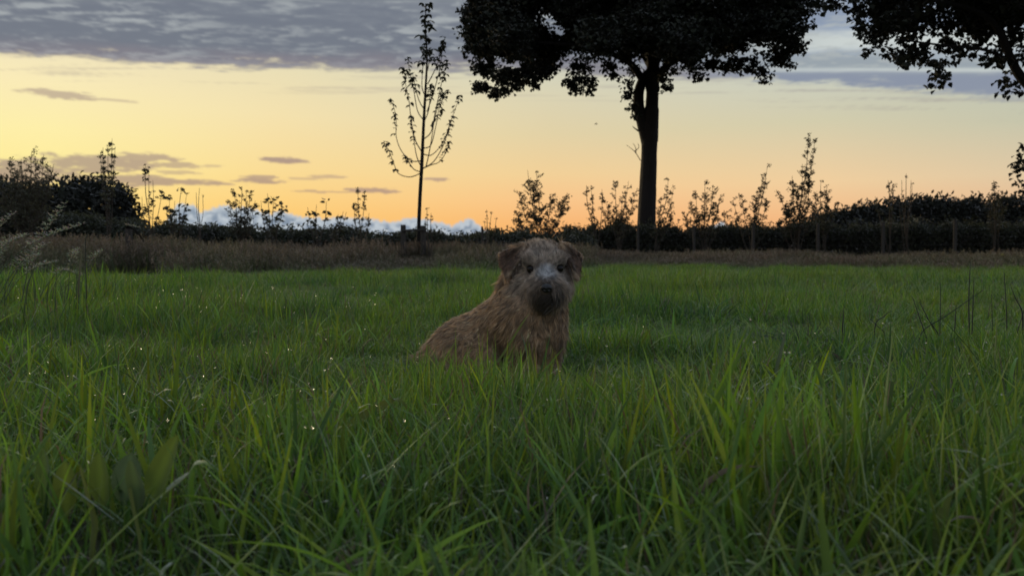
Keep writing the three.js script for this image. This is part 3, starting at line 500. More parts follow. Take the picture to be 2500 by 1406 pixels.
{
  const lawn = thing('lawn_grass', 'thick green grass of the meadow all round the puppy', 'grass', null, null, 'stuff');
  const R = rng(400), fine = FINE.map(() => []), broad = BROAD.map(() => []), drops = [];
  const edge = (x, z) => { const b = Math.atan2(x, -z) / RAD; return lerp(9.4, 12.4, sstep(-4, 8, b)) - (b < -20 ? (-20 - b) * 0.05 : 0) + (fbm(x * 0.8, z * 0.8, 3) - 0.5) * 1.6 * (b < 4 ? 1 : 0.25); };
  const weedy = (x, z, r) => r < 0.74 && x / -z < -0.42 && x / -z > -0.68 ? 0.5 : 1;
  const clump = (x, z) => sstep(0.3, 0.7, fbm(x * 2.4 + 11, z * 2.4 + 5, 3)), tall = (x, z) => sstep(0.3, 0.68, fbm(x * 0.8 + 71, z * 0.8 + 45, 3));
  const put = (list, p, s, tall_) => { const h = clump(p.x, p.z), warm = fbm(p.x * 1.3 + 90, p.z * 1.3 + 20, 3), blue = 0.6 * sstep(0.5, 0.66, fbm(p.x * 2.6 + 33, p.z * 2.6 + 61, 3) + (R() - 0.5) * 0.22), g = (0.72 + 0.5 * R()) * (1 - 0.3 * blue), c = [g * lerp(0.8, 1.25, warm) * (1 - 0.25 * blue), g * lerp(0.92, 1.06, warm), g * lerp(1.25, 0.8, warm) * (1 + 0.9 * blue)]; const k = Math.floor(R() * list.length); list[k].push({ p, ry: R() * 6.28, rx: (R() - 0.5) * 0.3 + (h - 0.5) * 0.5, rz: (R() - 0.5) * 0.3 - 0.06, s: V(s, s * tall_, s), c }); return k; };
  const scatter = (r0, r1, per, fn) => { const n = (r1 * r1 - r0 * r0) * Math.PI * (110 / 360) * per; for (let k = 0; k < n; k++) { const r = Math.sqrt(lerp(r0 * r0, r1 * r1, R())), a = (R() - 0.5) * 110 * RAD; fn(Math.sin(a) * r, -Math.cos(a) * r, r); } };
  const fineAt = (k) => (x, z, r) => {
    if (r > edge(x, z)) return; const dc = dogClear(x, z); if (dc < 0.8 || r < 0.16) return;
    const h = (0.55 + 0.8 * clump(x, z)) * (0.7 + 0.6 * tall(x, z)) * (dc < 2.6 ? 0.44 : 1) * (r > 0.9 && r < 2.6 ? 0.82 : 1) * (r < 0.7 ? 0.62 : 1) * (r > 4 ? lerp(1, 0.55, sstep(4, 8, r)) : 1) * weedy(x, z, r), p = V(x, groundY(x, z), z), j = put(fine, p, k * (0.85 + 0.35 * R()), h);
    if (r > 0.55 && r < 5 && R() < 0.24) drops.push([fine[j][fine[j].length - 1], FINE[j].tips]);
  };
  scatter(0.12, 1.2, 640, fineAt(1)); scatter(1.2, 3, 720, fineAt(1)); scatter(3, 6, 400, fineAt(1.2)); scatter(6, 13.2, 200, fineAt(1.6));
  const broadAt = (x, z, r) => {
    if (r > edge(x, z)) return; const dc = dogClear(x, z); if (dc < 1.15 || r < 0.3) return; if (clump(x + 3, z) < 0.45 && R() < 0.6) return;
    const front = dc < 2.6 ? 0.3 : dc < 4.5 && z > -1.75 ? 0.5 : 1, h = (0.55 + 0.7 * tall(x, z)) * front * (r > 0.9 && r < 2.6 ? 0.78 : 1) * (r < 0.7 ? 0.7 : 1) * weedy(x, z, r), j = put(broad, V(x, groundY(x, z), z), 0.85 + 0.3 * R(), h);
    if (r > 0.55 && r < 4 && R() < 0.4) drops.push([broad[j][broad[j].length - 1], BROAD[j].tips]);
  };
  scatter(0.25, 1.3, 260, broadAt); scatter(1.3, 3.2, 90, broadAt); scatter(3.2, 7, 36, broadAt);
  // lusher, taller growth towards the seeding grasses
  for (let k = 0; k < 70; k++) { const d = 2.9 + R() * 2.4, p = at(-120 + R() ** 1.5 * 420, 700, d); p.y = groundY(p.x, p.z); put(broad, p, 1.05 + 0.3 * R(), 0.95 + 0.4 * R()); }
  fine.forEach((l, k) => instanced('fine_blade', FINE[k].geo, M.grass, l, lawn)); broad.forEach((l, k) => instanced('broad_blade', BROAD[k].geo, M.grass, l, lawn));
  // dew hanging on the tips
  const items = [], q = new THREE.Quaternion(), e = new THREE.Euler();
  for (const [it, tips] of drops) { const n = R() < 0.35 ? 2 : 1; for (let k = 0; k < n; k++) { const tip = tips[Math.floor(R() * tips.length)].clone().multiply(it.s).applyQuaternion(q.setFromEuler(e.set(it.rx, it.ry, it.rz, 'YXZ'))).add(it.p); items.push({ p: tip, s: (0.00055 + 0.0009 * R() ** 2) * (1 + 0.18 * Math.hypot(tip.x, tip.z)) }); } }
  tag(instanced('dew_drops', new THREE.IcosahedronGeometry(1, 2), M.dew, items, scene, false), 'tiny glinting dew drops on the tips of the grass', 'dew', null, 'stuff');
}
{ // the rough uncut strip with its faded stems
  const mk = (seed, n, len, brown) => { const R = rng(seed), mb = new MB(); for (let k = 0; k < n; k++) { const a = R() * 6.28, r = 0.14 * Math.sqrt(R()), b = R() < brown, g = 0.7 + 0.6 * R(), c = (b ? [0.13, 0.108, 0.066] : [0.08, 0.105, 0.036]).map((x) => x * g), L = len * (0.5 + 0.6 * R()); const tip = mb.blade(V(Math.cos(a) * r, 0, Math.sin(a) * r), R() * 6.28, L, 0.05 + 0.3 * R(), R() ** 2 * 1.2, b ? 0.0045 : 0.007, c, c, 4, 0, R()); if (b && R() < 0.6) for (let j = 0; j < 5; j++) mb.leaf(tip.clone().add(V((R() - 0.5) * 0.03, -j * 0.02, (R() - 0.5) * 0.03)), V(R() - 0.5, 0.6, R() - 0.5), V(0.3, 1, 0.2), 0.035, 0.014, [0.2 * g, 0.155 * g, 0.11 * g]); } return mb.geometry(); };
  const G = [mk(501, 30, 0.5, 0.75), mk(502, 30, 0.44, 0.6), mk(503, 34, 0.4, 0.4), mk(504, 26, 0.55, 0.8)];
  const o = thing('rough_grass', 'faded brown uncut grass in a strip before the hedge and brambles', 'grass', null, null, 'stuff'), R = rng(510), L = G.map(() => []);
  for (let k = 0; k < 19000; k++) {
    const b = (R() - 0.5) * 108, r = lerp(8.6, 21, Math.sqrt(R())), x = Math.sin(b * RAD) * r, z = -Math.cos(b * RAD) * r, n = fbm(x * 0.5 + 8, z * 0.5, 3), start = lerp(9.6, 12.5, sstep(-4, 8, b)) + (n - 0.5) * 3.4 * (b < 4 ? 1 : 0.15);
    if (r < start - 2.6 || (r < start && R() < 0.55 + 0.4 * sstep(start, start - 2.6, r))) continue;
    if (Math.abs(b + 27.4) < 2.4 && r < 11.4) continue;
    const rise = sstep(start - 2.2, start + 2.4, r), low = Math.abs(b + 7.6) < 2 && r < 17.9 ? 0.4 : b > 6 ? lerp(0.45, 0.6, sstep(12, 16, r)) : 0.92, patch = sstep(0.35, 0.65, fbm(x * 0.9 + 50, z * 0.9, 3)), g = 0.75 + 0.5 * R(), green = clamp(1 - rise + (patch - 0.5) * 0.7), c = mix3([g * lerp(0.85, 1.15, n), g, g * 0.95], [g * 0.75, g * 1.2, g * 0.6], green * 0.8);
    L[green > 0.5 ? 2 : Math.floor(R() * 4)].push({ p: V(x, groundY(x, z) - 0.01, z), ry: R() * 6.28, rx: (R() - 0.5) * 0.25, rz: (R() - 0.5) * 0.25, s: V(1.1, (0.4 + 0.75 * rise) * low * (0.36 + 0.62 * sstep(0.28, 0.72, n)) * (0.8 + 0.4 * R()), 1.1), c });
  }
  L.forEach((l, k) => instanced('rough_stem', G[k], M.dry, l, o));
}

// ---------------------------------------------------------------- grasses and weeds one can single out
function seedPanicle(mb, c, from, seed, n, w, tone) { const R = rng(seed), L = c.length - 1; for (let k = 0; k < n; k++) { const u = lerp(from, 1, R()), p = c[Math.round(u * L)].clone(), a = R() * 6.28, s = w * R() * (1.1 - 0.6 * (u - from) / (1 - from)), d = V(Math.cos(a), 0.3 + R() * 0.6, Math.sin(a)); mb.leaf(p.addScaledVector(d, s), d, V(R() - 0.5, 1, R() - 0.5), 0.009 + 0.004 * R(), 0.0028, tone.map((x) => x * (0.7 + 0.6 * R()))); } }
{
  const t = thing('seeding_grass', 'tall clump of arching grass with pale feathery seed heads', 'grass clump', at(0, 616 + 1800 * EYE / 2.9, 2.9)), o = t.position, P = (x, y, d = 2.9) => at(x, y, d), tone = [0.52, 0.5, 0.38];
  const st = [[[-60, 800], [10, 650], [90, 588], [196, 549], 2.9, 0.55, 150, 0.022], [[-30, 800], [40, 660], [100, 570], [155, 498], 3.1, 0.6, 110, 0.022], [[-70, 800], [-30, 660], [10, 600], [60, 575], 2.7, 0.4, 150, 0.028], [[-50, 800], [20, 680], [60, 630], [110, 596], 3.0, 0.45, 110, 0.024], [[-100, 800], [-60, 640], [-10, 560], [30, 520], 3.2, 0.5, 90, 0.02], [[40, 800], [60, 690], [72, 640], [90, 622], 2.8, 0.6, 60, 0.016], [[160, 800], [166, 690], [176, 630], [186, 610], 3.0, 0.55, 70, 0.02], [[190, 800], [196, 700], [215, 640], [246, 612], 3.1, 0.7, 46, 0.012], [[60, 800], [110, 700], [150, 660], [196, 672], 3.2, 0.5, 70, 0.018], [[-20, 800], [30, 700], [80, 655], [130, 640], 3.2, 0.5, 80, 0.02], [[290, 700], [268, 600], [300, 552], [340, 556], 5, 0.72, 40, 0.014]];
  st.forEach(([a, b, c, d, dep, from, n, w], k) => { const q = curve([a, b, c, d].map((e) => P(e[0], e[1], dep)), 20); new MB(o).tube(q, radiiOf(20, 0.0022, 0.0007), 5, [0.09, 0.12, 0.05]).build('stem', M.dry, t); const mb = new MB(o); seedPanicle(mb, q, from, 600 + k, n * 2, w, tone); mb.build('seed_head', M.dry, t); });
  const R = rng(620); for (let k = 0; k < 26; k++) { const x = -120 + R() * 330, d = 2.5 + R() * 0.9, h = 560 + R() * 120 + Math.max(0, x) * 0.2, q = curve([P(x, 800, d), P(x + (R() - 0.3) * 20, 700, d), P(x + (R() - 0.2) * 60, h, d)], 10), g = 0.7 + 0.5 * R(); new MB(o).ribbon(q, radiiOf(10, 0.006, 0.0008), [0.055 * g, 0.09 * g, 0.035 * g], [0.075 * g, 0.11 * g, 0.045 * g], V(1, 0, R() - 0.5)).build('blade', M.grass, t); }
}
{
  const t = thing('bare_grass_stem', 'thin dark grass stem with a bent tip beside the seeding grass', 'grass stem', at(210, 616 + 1800 * EYE / 2.6, 2.6));
  new MB(t.position).tube(curve([at(212, 830, 2.6), at(209, 700, 2.6), at(207, 600, 2.6), at(210, 576, 2.6), at(219, 566, 2.6)], 16), radiiOf(16, 0.0022, 0.0009), 5, [0.05, 0.055, 0.03]).build('stem', M.dry, t);
  new MB(t.position).ribbon(curve([at(186, 780, 2.58), at(191, 690, 2.58), at(199, 603, 2.58)], 8), [0.004, 0.006, 0.008, 0.008, 0.008, 0.007, 0.006, 0.004, 0.001], [0.05, 0.06, 0.03], [0.17, 0.16, 0.1]).build('sheath', M.dry, t);
}
{
  const t = thing('rush_clump', 'clump of tall straight dark rush stems, two standing upright together', 'rushes', at(2360, 616 + 1800 * EYE / 2.1, 2.1)), D = 2.1;
  const S = [[2369, 850, 2367, 730, 2371, 638, 3.2], [2374, 850, 2377, 750, 2380, 676, 2.4], [2461, 840, 2458, 740, 2453, 664, 2.2], [2250, 815, 2310, 772, 2402, 708, 2.2], [2266, 840, 2248, 780, 2229, 724, 2.6], [2290, 826, 2268, 780, 2246, 736, 2.4], [2332, 820, 2334, 780, 2336, 745, 2.2], [2140, 788, 2160, 772, 2176, 758, 2], [2160, 812, 2142, 795, 2126, 778, 2], [2497, 760, 2482, 730, 2470, 700, 2.4], [2296, 826, 2275, 790, 2258, 770, 2], [2425, 830, 2424, 770, 2423, 718, 1.6], [2296, 830, 2298, 740, 2297, 690, 1.5], [2058, 800, 2060, 775, 2062, 748, 2.4], [2460, 900, 2480, 830, 2506, 745, 3.5]];
  for (const [a, b, c, d, e, f, w] of S) new MB(t.position).tube(curve([at(a, b + 90, D), at(a, b, D), at(c, d, D), at(e, f, D)], 12), radiiOf(12, w * D / 1800, 0.0009), 5, [0.03, 0.045, 0.022]).build('stem', M.dry, t);
}
{
  const D = 2.0, t = thing('grey_grass_tuft', 'spiky tuft of grey-green wiry grass fanning out of the lawn', 'grass tuft', at(1975, 616 + 1800 * EYE / D, D)), R = rng(640);
  for (let k = 0; k < 60; k++) { const u = R() * 2 - 1, h = 745 + Math.abs(u) * 62 + R() * 46, c = curve([at(1965 + u * 30, 885, D + (R() - 0.5) * 0.12), at(1965 + u * 62, 830, D), at(1965 + u * 132, h, D + (R() - 0.5) * 0.1)], 7), g = 0.7 + 0.7 * R(); new MB(t.position).tube(c, radiiOf(7, 0.0011, 0.0004), 4, [0.06 * g, 0.085 * g, 0.06 * g]).build('blade', M.grass, t); }
}
// single blades: label, name, points, depth, widths px, colours, side vector
const Y1 = [0.16, 0.2, 0.02], Y2 = [0.2, 0.23, 0.03], G1 = [0.07, 0.12, 0.025], PALE_G = [0.12, 0.16, 0.1], STRAW_AND_SHINE = [0.42, 0.4, 0.28], TAN = [0.24, 0.17, 0.1];
const BLADES = [
  ['yellow-green blade folded over at its top, its wide end hanging', [[1080, 1120], [1020, 1030], [985, 985], [968, 974], [930, 990], [870, 1025], [815, 1062]], 0.95, [3, 6, 8, 12, 20, 22, 4], G1, Y2],
  ['straight slanting blade crossing in front of the puppy\'s belly', [[1190, 905], [1216, 881], [1252, 826], [1278, 785], [1292, 766]], 1.52, [5, 6, 6, 4, 1], G1, Y1],
  ['upright wide green blade before the puppy\'s front legs', [[1296, 960], [1295, 910], [1294, 870], [1292, 835]], 1.5, [9, 9, 7, 1], G1, Y1],
  ['slim blade at the puppy\'s chest, leaning away', [[1318, 920], [1328, 880], [1337, 845], [1344, 815]], 1.5, [6, 6, 4, 1], G1, G1],
  ['pale blade pair-leaf before the puppy\'s paws', [[1290, 880], [1284, 850], [1272, 812]], 1.5, [6, 5, 1], G1, PALE_G],
  ['tall grey-green blade with a drooping curl left of the rushes', [[1880, 960], [1890, 925], [1902, 880], [1912, 840], [1921, 802]], 1.45, [5, 7, 9, 7, 1], G1, PALE_G],
  ['curled blade tip with its shine put into a pale colour', [[1850, 960], [1862, 945], [1878, 936], [1895, 937]], 1.2, [2, 5, 6, 3], PALE_G, STRAW_AND_SHINE],  // the pale end colour stands in for a glint on the tip
  ['bright yellow-green kinked blade among the broad leaves', [[222, 1400], [224, 1330], [230, 1278], [212, 1210], [194, 1140]], 0.62, [18, 20, 22, 15, 4], Y1, Y2],
  ['short bright blade under the broad leaves', [[340, 1320], [334, 1285], [324, 1240], [315, 1190]], 0.62, [10, 12, 12, 12], Y1, Y2],
  ['long straight yellow-green blade slanting up through the dark grass', [[2025, 1406], [2100, 1318], [2170, 1240], [2240, 1178]], 0.66, [9, 15, 17, 13], G1, Y1],
  ['narrow yellow-green blade rising steeply under the rushes', [[2236, 1092], [2290, 1045], [2340, 1000], [2384, 958]], 0.9, [10, 11, 9, 2], Y1, Y1],  // one even yellow-green from foot to tip
  ['stiff blade sloping down to the edge of view', [[2400, 972], [2440, 1015], [2480, 1055], [2530, 1100]], 0.85, [2, 12, 16, 18], Y1, G1],
  ['thick lone blade standing high under the grey tuft', [[2110, 1180], [2130, 1100], [2160, 1020], [2176, 930]], 0.95, [14, 20, 22, 18], G1, G1],
  ['tall yellowish blade seen broadside in the deep grass', [[2300, 1400], [2296, 1330], [2300, 1270], [2322, 1196]], 0.6, [26, 34, 34, 6], G1, Y1],
  ['dark narrow blade with a bent neck below the puppy', [[1246, 990], [1240, 955], [1228, 915], [1220, 880]], 1.3, [3, 6, 5, 1], [0.02, 0.03, 0.018], [0.03, 0.045, 0.02]],
];
const bladeSide = V(0.94, 0.1, 0.32);
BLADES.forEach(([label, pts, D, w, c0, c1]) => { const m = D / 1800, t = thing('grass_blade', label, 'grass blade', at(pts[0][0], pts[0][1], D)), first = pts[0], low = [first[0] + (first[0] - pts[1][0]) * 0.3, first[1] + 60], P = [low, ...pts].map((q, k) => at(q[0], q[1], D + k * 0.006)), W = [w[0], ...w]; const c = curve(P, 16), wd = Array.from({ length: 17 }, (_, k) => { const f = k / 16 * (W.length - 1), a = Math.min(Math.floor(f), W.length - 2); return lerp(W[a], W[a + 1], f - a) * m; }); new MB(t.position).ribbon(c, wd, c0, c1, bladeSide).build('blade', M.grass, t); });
const STRAWS = [
  ['pale cut straw lying aslant in the green grass', 'straw', [[1268, 1076], [1295, 1100], [1324, 1124]], 0.95, [7, 12, 11], STRAW_AND_SHINE],
  ['brown fuzzy seed head lying near the bottom of the view', 'seed_head', [[1566, 1292], [1605, 1312], [1640, 1332], [1680, 1350]], 0.72, [7, 22, 24, 12], [0.26, 0.19, 0.14]],
  ['dry tan curled leaf caught upright between green blades', 'dry_leaf', [[2052, 1062], [2062, 1040], [2072, 1030], [2084, 1046], [2076, 1068]], 0.92, [8, 12, 12, 12, 6], [0.36, 0.27, 0.13]],
  ['brownish withered blade lying flat low in the grass', 'dry_leaf', [[2092, 1372], [2120, 1356], [2145, 1346], [2166, 1348]], 0.64, [5, 13, 15, 5], TAN],
  ['dull tan stalk end slanting down beside the long yellow blade', 'straw', [[2036, 1232], [2052, 1272], [2066, 1304]], 0.7, [11, 11, 6], [0.2, 0.19, 0.08]],
  ['thin whitish stalk beaded with dew', 'straw', [[1348, 1084], [1372, 1130], [1396, 1190], [1426, 1248]], 0.85, [3, 4, 4, 3], [0.3, 0.3, 0.26]],
  ['small pale curl of dead blade at the very bottom', 'dry_leaf', [[1922, 1406], [1928, 1392], [1942, 1386], [1952, 1388]], 0.62, [10, 11, 9, 4], [0.33, 0.3, 0.16]],
  ['short yellowed blade tip near the bottom beside the withered blade', 'dry_leaf', [[2202, 1406], [2215, 1392], [2236, 1378]], 0.62, [12, 12, 3], [0.3, 0.28, 0.08]],
  ['tiny pinkish fleck of dead leaf in the grass', 'dry_leaf', [[900, 1078], [905, 1070], [909, 1066]], 0.95, [4, 7, 3], [0.45, 0.27, 0.16]],
];
STRAWS.forEach(([label, name, pts, D, w, c]) => { const m = D / 1800, t = thing(name, label, name.replace('_', ' '), at(pts[0][0], pts[0][1], D)), q = curve(pts.map((e) => at(e[0], e[1], D)), 14), wd = Array.from({ length: 15 }, (_, k) => { const f = k / 14 * (w.length - 1), a = Math.min(Math.floor(f), w.length - 2); return lerp(w[a], w[a + 1], f - a) * m; }); if (name === 'seed_head') { const mb = new MB(t.position), R = rng(700); mb.tube(q, wd.map((x) => x * 0.25), 6, c); for (let k = 0; k < 180; k++) { const i = Math.floor(R() * 14), a = R() * 6.28, d = V(0.8 + 0.3 * R(), Math.cos(a) * 0.6 - 0.3, Math.sin(a) * 0.6); mb.leaf(q[i].clone().add(V(0, Math.cos(a) * wd[i] * 0.28, Math.sin(a) * wd[i] * 0.28)), d, V(0, 1, 0.3), 0.006, 0.0012, c.map((x) => x * (0.6 + 0.8 * R()))); } mb.build('spike', M.dry, t); } else if (name === 'straw') new MB(t.position).tube(q, wd.map((x) => x / 2), 7, c).build('stalk', M.dry, t); else new MB(t.position).ribbon(q, wd, c, c.map((x) => x * 1.1), V(0.3, 0.8, 0.5)).build('blade', M.dry, t); });

function broadLeaf(t, o, foot, mid, tip, width, c, side) { // a rounded leaf on a stalk, cupped along its rib
  const q = curve([foot, mid, tip], 22), mb = new MB(o), T = V(), S = V(), N = V(); let prev = null;
  for (let k = 0; k <= 22; k++) {
    const u = k / 22, blade = clamp((u - 0.36) / 0.64), w = u < 0.36 ? 0.06 : Math.max(0.06, Math.sin(Math.PI * Math.pow(blade, 0.8)) ** 0.6), W = width * 0.5 * (k === 22 ? 0.02 : w);
    T.copy(q[Math.min(k + 1, 22)]).sub(q[Math.max(k - 1, 0)]).normalize(); S.copy(side).addScaledVector(T, -side.dot(T)).normalize(); N.crossVectors(S, T);
    const row = [-1, -0.55, -0.12, 0.12, 0.55, 1].map((s) => mb.vert(q[k].clone().addScaledVector(S, s * W).addScaledVector(N, W * 0.22 * s * s + (fbm(u * 7 + s, s * 3 + width * 90, 2) - 0.5) * W * 0.3), N.clone().addScaledVector(S, -s * 0.35).normalize(), c.map((x) => x * (Math.abs(s) < 0.2 ? 1.35 : 1))));
    if (prev) for (let s = 0; s < 5; s++) { mb.tri(prev[s], prev[s + 1], row[s]); mb.tri(row[s], prev[s + 1], row[s + 1]); }
    prev = row;
  }
  mb.build('leaf', M.grass, t);
}
{
  const D = 0.68, t = thing('broad_leaved_weed', 'low weed with several rounded broad leaves among the grass', 'weed', at(300, 616 + 1800 * EYE / D, D)), o = t.position, P = (x, y, d = 0) => at(x, y, D - d), m = D / 1800;
  broadLeaf(t, o, P(262, 1330), P(248, 1200), P(240, 1104), 62 * m, [0.13, 0.19, 0.02], V(1, 0, 0.25));
  broadLeaf(t, o, P(300, 1330), P(305, 1190, -0.01), P(318, 1106, -0.03), 68 * m, [0.08, 0.13, 0.04], V(1, -0.2, -0.3));
  broadLeaf(t, o, P(330, 1330), P(335, 1210, 0.02), P(318, 1122, 0.05), 46 * m, [0.1, 0.15, 0.045], V(1, 0.1, 0.3));
  broadLeaf(t, o, P(350, 1320), P(378, 1190), P(432, 1062, 0.0), 70 * m, [0.14, 0.2, 0.017], V(0.9, 0.3, 0.3));
  broadLeaf(t, o, P(382, 1320), P(402, 1200, 0.02), P(462, 1152, 0.05), 48 * m, [0.11, 0.16, 0.03], V(0.5, 0.6, -0.6));
  broadLeaf(t, o, P(140, 1330), P(112, 1200), P(105, 1092), 56 * m, [0.1, 0.16, 0.025], V(1, 0, 0.4));
  broadLeaf(t, o, P(170, 1340), P(160, 1220), P(158, 1126), 58 * m, [0.12, 0.17, 0.02], V(1, 0.1, -0.2));
}
{
  const D = 0.8, t = thing('small_clover_weed', 'small low weed with grey-blue wet leaves in a hollow', 'weed', at(580, 616 + 1800 * EYE / D, D)), o = t.position, P = (x, y, d = 0) => at(x, y, D - d), m = D / 1800;
  broadLeaf(t, o, P(572, 1330), P(566, 1250), P(555, 1165), 38 * m, [0.08, 0.13, 0.06], V(1, 0.2, 0.4));
  broadLeaf(t, o, P(590, 1330), P(596, 1250), P(604, 1160), 44 * m, [0.1, 0.14, 0.09], V(1, -0.2, 0.6));
  broadLeaf(t, o, P(600, 1340), P(612, 1270), P(628, 1180), 22 * m, [0.15, 0.2, 0.16], V(1, 0, 0.2));
  broadLeaf(t, o, P(560, 1340), P(530, 1275), P(480, 1290), 18 * m, [0.15, 0.2, 0.15], V(0.3, 1, 0.4));
}
// small flowers in the rough grass
[['tiny pale yellow flower in the brown grass left of the young tree', 707, 636, 11, [0.6, 0.55, 0.25]], ['fainter pale flower beside the tiny yellow one', 637, 638, 11.3, [0.45, 0.42, 0.25]], ['small bright yellow flower alone in the strip below the wood', 2447, 622, 13, [0.6, 0.55, 0.1]], ['tiny whitish flower beside the puppy\'s ear', 1417, 660, 8.5, [0.7, 0.68, 0.6]]].forEach(([label, x, y, D, c], k) => {
  const top = at(x, y, D), t = thing('small_flower', label, 'flower', V(top.x, 0, top.z)), mb = new MB(t.position), R = rng(720 + k), m = D / 1800;
  new MB(t.position).tube([V(top.x, 0, top.z), top.clone().multiply(V(1, 0.5, 1)).add(V(0.01, 0, 0)), top], [0.003, 0.003, 0.002], 5, [0.06, 0.08, 0.03]).build('stem', M.dry, t);
  for (let j = 0; j < 9; j++) { const a = j / 9 * 6.28; mb.leaf(top, V(Math.cos(a), Math.sin(a), 0.5), V(0.1, 0.3, 1), 4.5 * m, 2.6 * m, c); }
  mb.build('petals', M.dry, t);
});
{
  const p = at(1455, 303, 60), t = thing('flying_bird', 'tiny dark bird flying in the clear sky beside the tree trunk', 'bird', p), mb = new MB(p), k = 0.12;
  mb.tube([p.clone().add(V(-k, 0, 0)), p.clone().add(V(-k * 0.7, 0.01, 0)), p.clone().add(V(0, 0, 0)), p.clone().add(V(k * 0.8, 0.0, 0)), p.clone().add(V(k * 1.5, 0.01, 0))], [0.005, 0.025, 0.035, 0.02, 0.004], 7, [0.03, 0.03, 0.03]);
  for (const s of [-1, 1]) mb.ribbon([p.clone(), p.clone().add(V(0.02, 0.07, s * 0.1)), p.clone().add(V(0.08, 0.06, s * 0.24))], [0.1, 0.08, 0.01], [0.03, 0.03, 0.03], [0.03, 0.03, 0.03], V(1, 0, 0));
  mb.build('body', M.dry, t);
}

// ---------------------------------------------------------------- the puppy
{
  const D = 1.75, P = (x, y, dz = 0) => at(x, y, D - dz);
  const eyeL = P(1297, 658, 0.056), eyeR = P(1365, 656, 0.055), noseP = P(1334, 704, 0.118), bridge = P(1332, 678, 0.09);
  const caps = (p, a, b, r0, r1) => { const bx = b.x - a.x, by = b.y - a.y, bz = b.z - a.z, px = p.x - a.x, py = p.y - a.y, pz = p.z - a.z, h = clamp((px * bx + py * by + pz * bz) / (bx * bx + by * by + bz * bz + 1e-9)); return Math.hypot(px - bx * h, py - by * h, pz - bz * h) - lerp(r0, r1, h); };
  const smin = (a, b, k) => { const h = Math.max(k - Math.abs(a - b), 0) / k; return Math.min(a, b) - h * h * k * 0.25; };
  const A = V(), B = V(), C3 = V();
  const triD = (p, a, b, c) => { // distance to a triangle
    const ba = A.subVectors(b, a), pa = p.clone().sub(a), cb = B.subVectors(c, b), pb = p.clone().sub(b), ac = C3.subVectors(a, c), pc = p.clone().sub(c), n = ba.clone().cross(ac);
    const s = Math.sign(ba.clone().cross(n).dot(pa)) + Math.sign(cb.clone().cross(n).dot(pb)) + Math.sign(ac.clone().cross(n).dot(pc));
    if (s < 2) { const e = (d, q) => q.clone().addScaledVector(d, -clamp(d.dot(q) / d.lengthSq())).lengthSq(); return Math.sqrt(Math.min(e(ba, pa), e(cb, pb), e(ac, pc))); }
    return Math.abs(n.dot(pa)) / n.length();
  };
  const BODY = [[P(1272, 778, -0.03), P(1130, 856, -0.07), 0.08, 0.064], [P(1130, 856, -0.07), P(1068, 890, -0.09), 0.064, 0.052], [P(1297, 715, -0.03), P(1298, 770, -0.02), 0.062, 0.068], [P(1308, 785, 0.005), P(1322, 815, 0.015), 0.06, 0.05], [P(1265, 800, 0.03), P(1285, 840, 0.05), 0.05, 0.036], [P(1128, 872, 0.0), P(1178, 888, 0.03), 0.05, 0.034], [P(1095, 880, -0.14), P(1160, 890, -0.12), 0.045, 0.03], [P(1300, 700, -0.03), P(1318, 662, -0.015), 0.06, 0.056]];
  const LEGS = [[P(1284, 835, 0.05), P(1288, 912, 0.055), 0.03, 0.02], [P(1340, 830, 0.02), P(1340, 912, 0.025), 0.03, 0.02], [P(1288, 912, 0.055), P(1296, 917, 0.085), 0.02, 0.018], [P(1340, 912, 0.025), P(1348, 917, 0.055), 0.02, 0.018], [P(1178, 890, 0.03), P(1140, 915, 0.03), 0.028, 0.02], [P(1140, 916, 0.03), P(1200, 918, 0.06), 0.018, 0.017], [P(1160, 895, -0.12), P(1190, 918, -0.09), 0.024, 0.018], [P(1038, 895, -0.1), P(1012, 880, -0.13), 0.018, 0.012]];
  const HEAD = [[P(1322, 646, -0.016), P(1324, 640, -0.004), 0.05, 0.05], [P(1294, 690, 0.012), P(1296, 704, 0.02), 0.031, 0.031], [P(1363, 690, 0.012), P(1363, 704, 0.02), 0.031, 0.031], [P(1330, 684, 0.05), P(1334, 710, 0.082), 0.038, 0.031], [P(1314, 712, 0.064), P(1354, 712, 0.064), 0.026, 0.026], [P(1330, 724, 0.05), P(1334, 732, 0.068), 0.032, 0.023], [P(1294, 636, 0.046), P(1304, 640, 0.05), 0.016, 0.014], [P(1366, 635, 0.046), P(1356, 639, 0.05), 0.016, 0.014]];
  const EARS = [[P(1284, 595, 0.012), P(1219, 620, -0.006), P(1238, 678, 0.03)], [P(1284, 595, 0.012), P(1238, 678, 0.03), P(1266, 638, 0.036)], [P(1370, 593, 0.012), P(1421, 624, -0.006), P(1406, 678, 0.03)], [P(1370, 593, 0.012), P(1406, 678, 0.03), P(1388, 638, 0.034)]];
  const earBox = [V().addVectors(P(1284, 595), P(1242, 670)).multiplyScalar(0.5), V().addVectors(P(1370, 593), P(1402, 670)).multiplyScalar(0.5)];
  const field = (p) => {
    let b = 9, h = 9;
    for (const c of BODY) b = smin(b, caps(p, ...c), 0.05);
    for (const c of LEGS) b = smin(b, caps(p, ...c), 0.025);
    for (const c of HEAD) h = smin(h, caps(p, ...c), 0.022);
    h = Math.max(h, -(p.distanceTo(eyeL) - 0.0098)); h = Math.max(h, -(p.distanceTo(eyeR) - 0.0098));
    let d = smin(b, h, 0.022);
    for (let k = 0; k < 4; k++) if (p.distanceToSquared(earBox[k >> 1]) < 0.0049) d = smin(d, triD(p, ...EARS[k]) - 0.0036, 0.0045);
    return d;
  };
